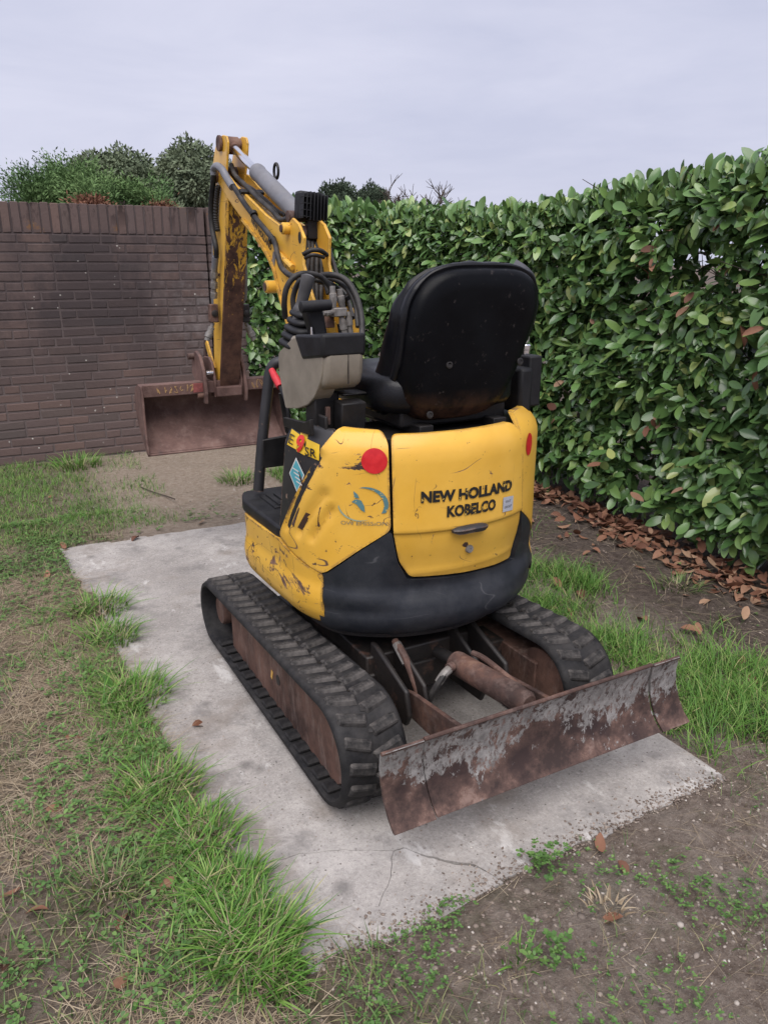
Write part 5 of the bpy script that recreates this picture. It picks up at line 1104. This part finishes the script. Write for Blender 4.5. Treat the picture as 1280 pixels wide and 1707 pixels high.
# the thick tufts that lean over the slab's long edge
def tuft(px, py, r, hmax, n, label, mat='grass', out=None):
    c = at(px, py, 2, .01); root = empty('grass_tuft', (c[0], c[1], ground_z(c[0], c[1])), label, 'grass tuft', 'grass tufts around the slab')
    n = int(n*.7); hmax *= .68; r *= .72; a = RNG.uniform(0, 2*math.pi, n); q = r*np.sqrt(RNG.random(n))*.85; p = np.stack([c[0]+q*np.cos(a), c[1]+q*np.sin(a), np.full(n, .0)], 1)
    az = a+RNG.normal(0, .5, n)
    if out is not None: az = np.where(RNG.random(n) < .45, out+RNG.normal(0, .5, n), az)
    blades('blades', p, RNG.uniform(.3, 1, n)*hmax, RNG.uniform(.0035, .0085, n), RNG.uniform(.3, 1.35, n)*(.5+q/r), mat, root, segs=4, ldir=az)
    m_ = int(n*.14); a = RNG.uniform(0, 2*math.pi, m_); p = np.stack([c[0]+r*.4*np.cos(a), c[1]+r*.4*np.sin(a), np.full(m_, .005)], 1)
    blades('dry_blades', p, RNG.uniform(.4, 1, m_)*hmax*.9, RNG.uniform(.002, .0035, m_), RNG.uniform(1., 1.9, m_), 'straw', root, segs=4)
    return root
tuft(165, 1015, .20, .14, 420, 'farthest spiky grass tuft leaning over the slab edge on the left', out=-.3)
tuft(185, 1062, .17, .13, 420, 'grass tuft with a yellow tip beside the slab, second from the far end', out=-.2)
tuft(225, 1160, .19, .15, 480, 'upright grass tuft by the slab edge level with the track front', out=0)
tuft(265, 1318, .19, .13, 420, 'broad low grass tuft by the slab edge level with the track middle', out=-.2)
tuft(335, 1392, .16, .12, 460, 'spreading grass tuft by the slab edge level with the track rear', out=-.1)
tuft(385, 1480, .14, .12, 460, 'dense grass tuft at the left end of the slab crack', out=.1)
tuft(420, 1575, .17, .15, 800, 'largest grass tuft, at the broken near corner of the slab', out=-.1)
tuft(455, 1630, .10, .10, 300, 'low grass tuft below the broken slab corner', out=-.6)
tuft(180, 1478, .13, .12, 200, 'loose pale grass tuft standing in the dry lawn', 'grass_dull')
tuft(398, 800, .22, .15, 300, 'lone grass tuft on the sandy patch below the bucket')
tuft(130, 775, .28, .17, 420, 'tall grass tuft at the foot of the brick wall')
tuft(1130, 975, .16, .10, 160, 'thin grass tuft on the bare soil before the leaf litter', 'grass_dull')
tuft(865, 1590, .07, .07, 40, 'small grass tuft in the gravelly soil in front of the slab')
tuft(1010, 1510, .07, .06, 60, 'flattened dry grass tuft in the gravelly soil', 'straw')
# clover and small weeds
def weeds(name, P, rmin, rmax, label, leaves=3):
    n = len(P); k = leaves; rep = np.repeat(P, k, 0); N = len(rep); base = np.repeat(RNG.uniform(0, 6.28, n), k)+np.tile(np.arange(k)*2*math.pi/k, n)+RNG.normal(0, .25, N); r = np.repeat(RNG.uniform(rmin, rmax, n), k)*RNG.uniform(.7, 1.2, N)
    t = np.array([(0, 0, 0), (.35, .34, .05), (.8, .42, .10), (1.05, .2, .08), (1.0, 0, .06), (1.05, -.2, .08), (.8, -.42, .10), (.35, -.34, .05)])
    hgt = np.repeat(RNG.uniform(.004, .028, n), k)+RNG.uniform(0, .006, N); tilt = RNG.uniform(-.3, .5, N)
    x = t[None, :, 0]*r[:, None]; y = t[None, :, 1]*r[:, None]; z = t[None, :, 2]*r[:, None]+x*tilt[:, None]
    c, s = np.cos(base)[:, None], np.sin(base)[:, None]
    W = np.stack([rep[:, 0:1]+x*c-y*s, rep[:, 1:2]+x*s+y*c, rep[:, 2:3]+hgt[:, None]+z], -1)
    fl = (np.arange(N)[:, None]*8+np.array([0, 1, 2, 3, 4, 0, 4, 5, 6, 7])[None, :]).ravel()
    return tag(np_mesh(name, W.reshape(-1, 3), fl, np.tile([5, 5], N), 'clover'), label, None, None, 'stuff')
weeds('clover', area(22000, -1.0, .55, .5, 4.6, lambda x, y: np.clip(.25+(.2 if y < 1.7 else 0)+1.6*fbm(x, y, 2.2, 3, 12.0), 0, 1)), .005, .0125, 'clover patches in the thin lawn')
weeds('weeds', area(15000, .35, 2.8, .45, 1.3, lambda x, y: np.clip(.08+1.6*fbm(x, y, 3.4, 3, 20.0), 0, 1)), .0025, .0075, 'small weeds in the gravelly soil before the slab', 4)
weeds('weeds', area(1200, -.2, 1.8, 4.08, 4.6, lambda x, y: np.clip(.1+1.6*fbm(x, y, 3, 3, 25.0), 0, 1)), .006, .014, 'small weeds along the far edge of the slab', 4)
weeds('weeds', area(700, 1.8, 3.1, .9, 5, lambda x, y: np.clip(.05+1.3*fbm(x, y, 3, 3, 31.0), 0, 1)), .005, .010, 'small weeds on the bare soil by the hedge', 4)
def herb(px, py, n, r, label):
    c = at(px, py, 2, 0); root = empty('weed_plant', (c[0], c[1], 0), label, 'weed')
    P_ = np.stack([c[0]+RNG.normal(0, r, n), c[1]+RNG.normal(0, r, n), RNG.uniform(0, .05, n)], 1); o = weeds('leaves', P_-V(*root.location), .006, .012, None, 4); o.parent = root; tag(o, kind='stuff')
herb(905, 1455, 48, .025, 'bright leafy weed growing at the slab edge near the crack'); herb(240, 1275, 16, .03, 'leafy weed among the grass tufts beside the slab'); herb(905, 1600, 36, .03, 'low leafy weed in the gravelly soil before the slab')
# pebbles
def pebbles(name, P, r0, r1, label):
    bm = bmesh.new(); bmesh.ops.create_icosphere(bm, subdivisions=1, radius=1); tv = np.array([tuple(v.co) for v in bm.verts]); tf = [[v.index for v in f.verts] for f in bm.faces]; bm.free()
    N = len(P); sc = RNG.uniform(r0, r1, N)[:, None]*RNG.uniform(.5, 1.2, (N, 3))*np.array([1, 1, .65]); a = RNG.uniform(0, 6.28, N); c, s = np.cos(a)[:, None], np.sin(a)[:, None]
    w = tv[None]*sc[:, None, :]*(1+RNG.normal(0, .12, (N, len(tv), 1))); x = w[..., 0]*c-w[..., 1]*s; y = w[..., 0]*s+w[..., 1]*c
    W = np.stack([x+P[:, 0:1], y+P[:, 1:2], w[..., 2]+P[:, 2:3]], -1); fl = (np.arange(N)[:, None]*len(tv)+np.array(tf).ravel()[None]).ravel()
    return tag(np_mesh(name, W.reshape(-1, 3), fl, np.full(N*len(tf), 3), 'pebble'), label, None, None, 'stuff')
b = NB('pebble_stone'); MAT['pebble'] = b.done(b.ramp(b.rand_island(), [(0, (.10, .08, .066)), (.45, (.20, .165, .14)), (.8, (.30, .255, .22)), (.95, (.42, .385, .345)), (1, (.5, .47, .43))]), .8)
P = area(11000, .35, 2.9, .4, 1.25, lambda x, y: np.clip(.4+1.2*fbm(x, y, 2.5, 3, 40.0), .05, 1)); P[:, 2] += .002; pebbles('gravel', P, .0015, .0055, 'loose gravel in the soil before the slab')
b = NB('soil_crumb'); MAT['crumb'] = b.done(b.ramp(b.rand_island(), [(0, (.10, .076, .063)), (.5, (.19, .152, .128)), (1, (.32, .27, .23))]), .95, 0, .1)
P = area(15000, .3, 2.9, .4, 1.3, lambda x, y: np.clip(.45+1.5*fbm(x, y, 2.2, 3, 60.0), .08, 1)); cr_ = pebbles('soil_crumbs', P, .0018, .0085, 'crumbly soil before the slab'); cr_.data.materials[0] = MAT['crumb']
n = 1500; t_ = RNG.random(n); e0, e1 = V(*gp(530, 1615)), V(*gp(1208, 1297)); P = e0[None]*(1-t_)[:, None]+e1[None]*t_[:, None]; P[:, 1] += np.abs(RNG.normal(0, .035, n))-.012; P = np.c_[P, np.full(n, .0035)]
cr_ = pebbles('soil_crumbs', P, .001, .005, 'soil crumbs spilled over the near slab edge'); cr_.data.materials[0] = MAT['crumb']
P = area(7000, 2.2, 3.15, .9, 5, lambda x, y: np.clip(.5+1.5*fbm(x, y, 2.2, 3, 66.0), .1, 1)); cr_ = pebbles('soil_crumbs', P, .0018, .008, 'crumbly dark soil along the hedge'); cr_.data.materials[0] = MAT['crumb']
P = area(4500, .5, 2.6, 4.05, 6, lambda x, y: np.clip(.4+1.5*fbm(x, y, 2.2, 3, 70.0), .08, 1)); cr_ = pebbles('sand_crumbs', P, .002, .009, 'crumbs on the sandy patch by the wall'); cr_.data.materials[0] = MAT['pebble']
P = area(130, .4, 2.6, .5, 1.2); P[:, 2] += .003; pebbles('gravel', P, .005, .011, 'pale larger pebbles scattered before the slab')
P = area(900, .7, 2.9, 4.1, 6); pebbles('gravel', P, .002, .006, 'grit on the sandy patch by the wall')
P = area(900, 2.3, 3.1, .9, 5); pebbles('gravel', P, .002, .006, 'grit on the bare soil by the hedge')
P = np.c_[RNG.uniform(.45, 1.7, 160), RNG.uniform(1.2, 3.9, 160), np.full(160, .003)]; pebbles('gravel', P, .0012, .0035, 'grit lying on the concrete slab')
# ---- fallen leaves
DEADT = [leaf_template(.085, .046, .55, .25), leaf_template(.095, .048, -.5, -.25), leaf_template(.08, .05, .8, .4), leaf_template(.09, .045, .2, -.35)]
def lay(P, lift=.0): 
    n = len(P); az = RNG.uniform(0, 6.28, n); d = np.stack([np.cos(az), np.sin(az), RNG.normal(0, .16, n)], 1); u_ = np.stack([RNG.normal(0, .38, n), RNG.normal(0, .38, n), np.ones(n)], 1); return frames(d, u_)
n = 1250; s = RNG.uniform(1.2, 5.2, n); xx = 3.01-.12*np.clip((2.75-s)/.9, 0, 1)+RNG.normal(0, .075, n)-.12*np.array([fbm(q, 1.0, 1.6, 2) for q in s])+.10*(RNG.random(n)**2)-.22*(RNG.random(n) < .12)*RNG.random(n); k = RNG.random(n) < np.array([np.clip(.75+1.3*fbm(q, 3.0, 2.2, 3), .15, 1) for q in s]); xx, s = xx[k], s[k]; n = len(xx)
hp_ = np.clip(.06-np.abs(xx-3.03)*.3, 0, .06); P = np.stack([xx, s, .01+hp_*RNG.random(n)], 1)
tag(scatter_leaves('leaf_litter', lay(P), P, None, RNG.uniform(.5, .95, n), 'dead', None, DEADT), 'drift of red-brown dead leaves under the laurel hedge', None, None, 'stuff')
DEAD_ME = []
for tv, tf in DEADT:
    me = bpy.data.meshes.new('fallen_leaf'); me.from_pydata([tuple(v) for v in tv], [], tf); me.shade_smooth(); me.materials.append(MAT['dead']); DEAD_ME.append(me)
def fallen(px, py, label, sc=1.0, z=None, group=None):
    c = at(px, py, 2, .015); o = bpy.data.objects.new('fallen_leaf', DEAD_ME[int(RNG.integers(0, 4))]); C.objects.link(o)
    zz = (.008 if on_slab(c[0], c[1]) else ground_z(c[0], c[1])+.012) if z is None else z
    M = lay(np.zeros((1, 3)))[0]; o.matrix_world = Matrix([[M[j][r_]*sc for j in range(3)]+[(c[0], c[1], zz)[r_]] for r_ in range(3)]+[[0, 0, 0, 1]])
    return tag(o, label, 'leaf', group or 'fallen leaves')
for p, l in [((75, 1345), 'dark brown fallen leaf in the dry straw by the left frame edge'), ((82, 1518), 'curled orange-brown fallen leaf among clover, lower left'), ((212, 1330), 'tan fallen leaf beside the broad low grass tuft'),
             ((262, 1487), 'curled brown fallen leaf by the loose pale tuft'), ((35, 1480), 'small brown fallen leaf at the left frame edge'), ((5, 1620), 'orange fallen leaf cut by the left frame edge'), ((200, 1552), 'pale thin fallen leaf below the loose pale tuft'),
             ((215, 1620), 'grey torn fallen leaf in the clover, lower left'), ((1003, 1418), 'orange fallen leaf at the slab near edge'), ((1040, 1520), 'reddish fallen leaf on the gravelly soil'), ((1030, 1432), 'pale fallen leaf next to the orange one at the slab edge'),
             ((80, 830), 'pair-lying tan fallen leaf nearer the wall tuft'), ((60, 835), 'tan fallen leaf left of the wall tuft'), ((40, 890), 'small fallen leaf in the green patch, far left'), ((110, 912), 'tan fallen leaf by the far slab corner'), ((75, 965), 'tan fallen leaf left of the farthest tuft'),
             ((232, 893), 'dark fallen leaf against the far slab edge'), ((330, 872), 'reddish fallen leaf at the far slab edge'), ((320, 1207), 'reddish fallen leaf lying on the concrete'), ((140, 1226), 'brown fallen leaf in the dry lawn'), ((1250, 1165), 'orange fallen leaf in the grass by the right frame edge'),
             ((1235, 1140), 'tan fallen leaf behind the orange one, right frame edge'), ((1165, 1055), 'tan fallen leaf on the soil edge behind the blade'), ((940, 1015), 'upright tan fallen leaf in the grass beside the track')]:
    fallen(*p, l, RNG.uniform(.45, .75))
n = 46; xs_ = RNG.uniform(1.85, 3.0, n); ys_ = RNG.uniform(1.25, 3.9, n)
for x, y in zip(xs_, ys_):
    o = bpy.data.objects.new('fallen_leaf', DEAD_ME[int(RNG.integers(0, 4))]); C.objects.link(o); M = lay(np.zeros((1, 3)))[0]; sc = RNG.uniform(.45, .8)
    o.matrix_world = Matrix([[M[j][r_]*sc for j in range(3)]+[(x, y, ground_z(x, y)+.02)[r_]] for r_ in range(3)]+[[0, 0, 0, 1]]); tag(o, 'loose brown leaf scattered between the slab and the leaf drift', 'leaf', 'leaves scattered on the grass strip')
# twig lying on the sand
m = MB(); p = [at(*q, 2, .01) for q in [(235, 812), (255, 820), (275, 826), (292, 832)]]; m.tube(spline(p), .004, 6); tag(m.build('twig', 'twig'), 'thin dry twig lying on the sandy patch', 'twig')

# ------------------------------------------------------------------ trees beyond the wall and hedge
def tree_mat(name, a, c, d): 
    b = NB(name); r = b.math('ADD', b.math('MULTIPLY', b.rand_island(), .18), b.rng(b.noise(1.6, 4, .65, b.pos), .35, .65, 0, .75)); return b.done(b.ramp(r, [(0, a), (.55, c), (1, d)]), .9, 0, .04)
MAT['willow'] = tree_mat('grey_green_foliage', (.11, .142, .092), (.155, .19, .122), (.21, .245, .155)); MAT['thuja'] = tree_mat('conifer_foliage', (.08, .14, .065), (.13, .21, .085), (.20, .29, .12))
MAT['pine'] = tree_mat('dark_foliage', (.05, .068, .048), (.075, .10, .068), (.11, .135, .09)); MAT['deadfir'] = tree_mat('dead_conifer', (.11, .05, .035), (.20, .10, .07), (.28, .15, .10)); MAT['bark'] = simple('tree_bark', (.07, .055, .045), .9, 0, .3, 4)
def crown(name, clumps, n, lsize, mat, root, droop=0.0, aspect=.45):
    """leaf faces spread through overlapping clumps (cx, cy, cz, rx, ry, rz)"""
    vol = np.array([c[3]*c[5] for c in clumps]); ids = RNG.choice(len(clumps), n, p=vol/vol.sum()); c = np.array(clumps)[ids]
    d = RNG.normal(0, 1, (n, 3)); d /= np.linalg.norm(d, axis=1)[:, None]; r = RNG.uniform(.35, 1.0, n)**.5
    bumps = np.array([1+.22*mnoise.noise(Vector(q*2.2)+Vector((k*3.1, 0, 0))) for q, k in zip(d, ids)]); P = c[:, :3]+d*c[:, 3:]*(r*bumps)[:, None]
    dirs = d+RNG.normal(0, .7, (n, 3)); dirs[:, 2] += .3-droop; ups = d+RNG.normal(0, .6, (n, 3)); M = frames(dirs, ups)
    t = (np.array([(0, 0, 0), (.5, aspect*.5, 0), (1, 0, -.05), (.5, -aspect*.5, 0)]), [(0, 1, 2, 3)])
    o = scatter_leaves(name, M, P, None, RNG.uniform(.6, 1.3, n)*lsize, mat, root, [t]); return tag(o, kind='stuff')
def tree(name, label, px, base_py_top, dist, halfw_px, mat, n, lsize, trunk_r, droop=0, tall=1.0, clumpn=14):
    """a tree whose top shows at (px, base_py_top) at ground distance dist along the sight line"""
    q = at(px, base_py_top, 2, CAM_H+.001) if False else None
    a = R(AZ); p_ = R(PITCH); fw = np.array([math.sin(a)*math.cos(p_), math.cos(a)*math.cos(p_), -math.sin(p_)]); rt = np.array([math.cos(a), -math.sin(a), 0]); up = np.cross(rt, fw)
    d = rt*(px-640)/FPX-up*(base_py_top-853.5)/FPX+fw; d = d/math.hypot(d[0], d[1]); top = V(0, 0, CAM_H)+d*dist; hw = halfw_px/FPX*dist*1.02; ht = top[2]
    root = empty(name, (top[0], top[1], 0), label, 'tree'); rr = random.Random(px)
    m = MB(); m.tube(spline([V(top[0], top[1], -.1), V(top[0]+.05*hw, top[1], ht*.35), V(top[0]-.05*hw, top[1], ht*.8)], 4), list(np.linspace(trunk_r, trunk_r*.3, 9)), 8); tr = m.build('trunk', 'bark', root, smooth=60)
    for i in range(6):
        aa = rr.uniform(0, 6.28); z0 = ht*rr.uniform(.3, .6); m = MB(); e = V(top[0]+math.cos(aa)*hw*.7, top[1]+math.sin(aa)*hw*.7, z0+ht*.22); m.tube([V(top[0], top[1], z0), (V(top[0], top[1], z0)+e)/2+V(0, 0, .06*ht), e], [trunk_r*.4, trunk_r*.25, trunk_r*.1], 6); m.build('limb', 'bark', tr, smooth=60)
    cl = [(top[0], top[1], ht*.78, hw*.55, hw*.55, ht*.22)]
    for i in range(clumpn):
        aa = rr.uniform(0, 6.28); q = rr.uniform(.35, .72)*hw; z = ht*rr.uniform(.38, .86); k = max(.25, 1-((z/ht-.5)/.55)**2); cl.append((top[0]+math.cos(aa)*q*k, top[1]+math.sin(aa)*q*k, z, hw*rr.uniform(.3, .45), hw*rr.uniform(.3, .45), ht*rr.uniform(.09, .15)))
    crown('crown', cl, n, lsize, mat, root, droop); return root
tree('willow_tree', 'broad grey-green tree behind the conifers, left of the taller rounded one', 205, 248, 32, 100, 'willow', 42000, .17, .35, .5)
tree('willow_tree', 'tall rounded grey-green tree beside the top of the digger arm', 315, 232, 30, 84, 'willow', 42000, .16, .35, .5)
tree('pine_tree', 'dark tree showing above the back hedge beside the work light', 570, 304, 38, 50, 'pine', 24000, .16, .3)
tree('pine_tree', 'dark tree showing above the hedge beside the bare shrub', 618, 306, 42, 45, 'pine', 24000, .16, .3)
tree('willow_tree', 'small dark tree half hidden behind the digger arm top', 375, 262, 40, 34, 'willow', 16000, .14, .25, .3)
# conifers right behind the wall
def conifer(px, py, hw_px, dist, label, mat='thuja', n=21000, zlo=.45):
    a = R(AZ); p_ = R(PITCH); fw = np.array([math.sin(a)*math.cos(p_), math.cos(a)*math.cos(p_), -math.sin(p_)]); rt = np.array([math.cos(a), -math.sin(a), 0]); up = np.cross(rt, fw)
    d = rt*(px-640)/FPX-up*(py-853.5)/FPX+fw; d = d/math.hypot(d[0], d[1]); top = V(0, 0, CAM_H)+d*dist; hw = hw_px/FPX*dist; ht = top[2]
    root = empty('conifer_bush', (top[0], top[1], 0), label, 'conifer', 'conifers behind the brick wall'); rr = random.Random(px+7)
    m = MB(); m.tube([V(top[0], top[1], -.1), V(top[0], top[1], ht*.9)], [.06, .02], 8); m.build('trunk', 'bark', root)
    # feathery sprays: each a short curved fan of needles
    S = 170; Ps = []; Ds = []
    for i in range(S):
        aa = rr.uniform(0, 6.28); z = ht*rr.uniform(zlo, .97); k = max(.12, (1.0-(z/ht-zlo)/(1.07-zlo))); q = hw*k*rr.uniform(.75, 1.1); p0 = V(top[0]+math.cos(aa)*q*.55, top[1]+math.sin(aa)*q*.55, z-.08); dr = unit(V(math.cos(aa), math.sin(aa), rr.uniform(.3, 1.3))); L = rr.uniform(.18, .34)*(ht/2.4)*(.4 if zlo > .8 else 1)
        for j in range(n//S): t = rr.random(); Ps.append(p0+dr*L*t+V(rr.gauss(0, .035), rr.gauss(0, .035), rr.gauss(0, .03)-.10*L*t*t)); Ds.append(dr+V(rr.gauss(0, .55), rr.gauss(0, .55), rr.gauss(0, .45)))
    Ps, Ds = np.array(Ps), np.array(Ds); t = (np.array([(0, 0, 0), (.5, .16, 0), (1, 0, -.05), (.5, -.16, 0)]), [(0, 1, 2, 3)])
    tag(scatter_leaves('crown', frames(Ds, RNG.normal(0, 1, Ds.shape)), Ps, None, RNG.uniform(.018, .045, len(Ps)), mat, root, [t]), kind='stuff'); return root
conifer(45, 285, 55, 7.6, 'conifer behind the wall nearest the left frame edge'); conifer(70, 272, 42, 8.0, 'conifer behind the wall, second from the left frame edge'); conifer(112, 262, 40, 7.8, 'highest conifer behind the wall with a thin leading shoot'); conifer(150, 288, 42, 7.4, 'conifer behind the wall above the dead brown clump')
conifer(205, 296, 45, 7.6, 'conifer behind the wall, below the broad grey-green tree'); conifer(250, 297, 34, 7.5, 'conifer behind the wall nearest the digger arm')
conifer(150, 312, 24, 6.55, 'dead red-brown conifer clump above the wall coping, larger of two', 'deadfir', 9000, .84); conifer(265, 326, 18, 6.55, 'dead red-brown conifer clump above the wall coping, smaller of two', 'deadfir', 8000, .86); conifer(208, 334, 26, 6.5, 'grey dried conifer clump between the two dead brown ones', 'bark', 8000, .86)
# bare shrub far behind the hedge
def bare_tree(px, py, dist, label):
    a = R(AZ); p_ = R(PITCH); fw = np.array([math.sin(a)*math.cos(p_), math.cos(a)*math.cos(p_), -math.sin(p_)]); rt = np.array([math.cos(a), -math.sin(a), 0]); up = np.cross(rt, fw)
    d = rt*(px-640)/FPX-up*(py-853.5)/FPX+fw; d = d/math.hypot(d[0], d[1]); top = V(0, 0, CAM_H)+d*dist; ht = top[2]; root = empty('bare_tree', (top[0], top[1], 0), label, 'tree'); rr = random.Random(9)
    tk = MB(); tw = MB()
    tk.tube([V(top[0], top[1], -.1), V(top[0], top[1], ht*.45)], [.14, .09], 8)
    def br(p, dr, L, r, lv):
        e = p+dr*L; (tk if lv == 0 else tw).tube([p, (p+e)/2+V(rr.gauss(0, .03), rr.gauss(0, .03), 0)*L, e], [r, r*.8, r*.6], 5)
        if lv < 4:
            for _ in range(3 if lv < 3 else 4): br(p+dr*L*rr.uniform(.5, 1), unit(dr+V(rr.gauss(0, .45), rr.gauss(0, .45), rr.gauss(.12, .3))), L*rr.uniform(.55, .8), r*.6, lv+1)
    for i in range(6): aa = i*1.05; br(V(top[0], top[1], ht*.4), unit(V(math.cos(aa)*.6, math.sin(aa)*.6, 1)), ht*.24, .06, 0)
    tk.build('trunk', 'bark', root, smooth=60); tag(tw.build('crown', 'bark', root, smooth=0), kind='stuff')
bare_tree(692, 276, 20, 'bare brown tree far behind the hedge')
print('tris', sum(len(o.data.polygons) for o in scene.objects if o.type == 'MESH'), 'objects', len(scene.objects))
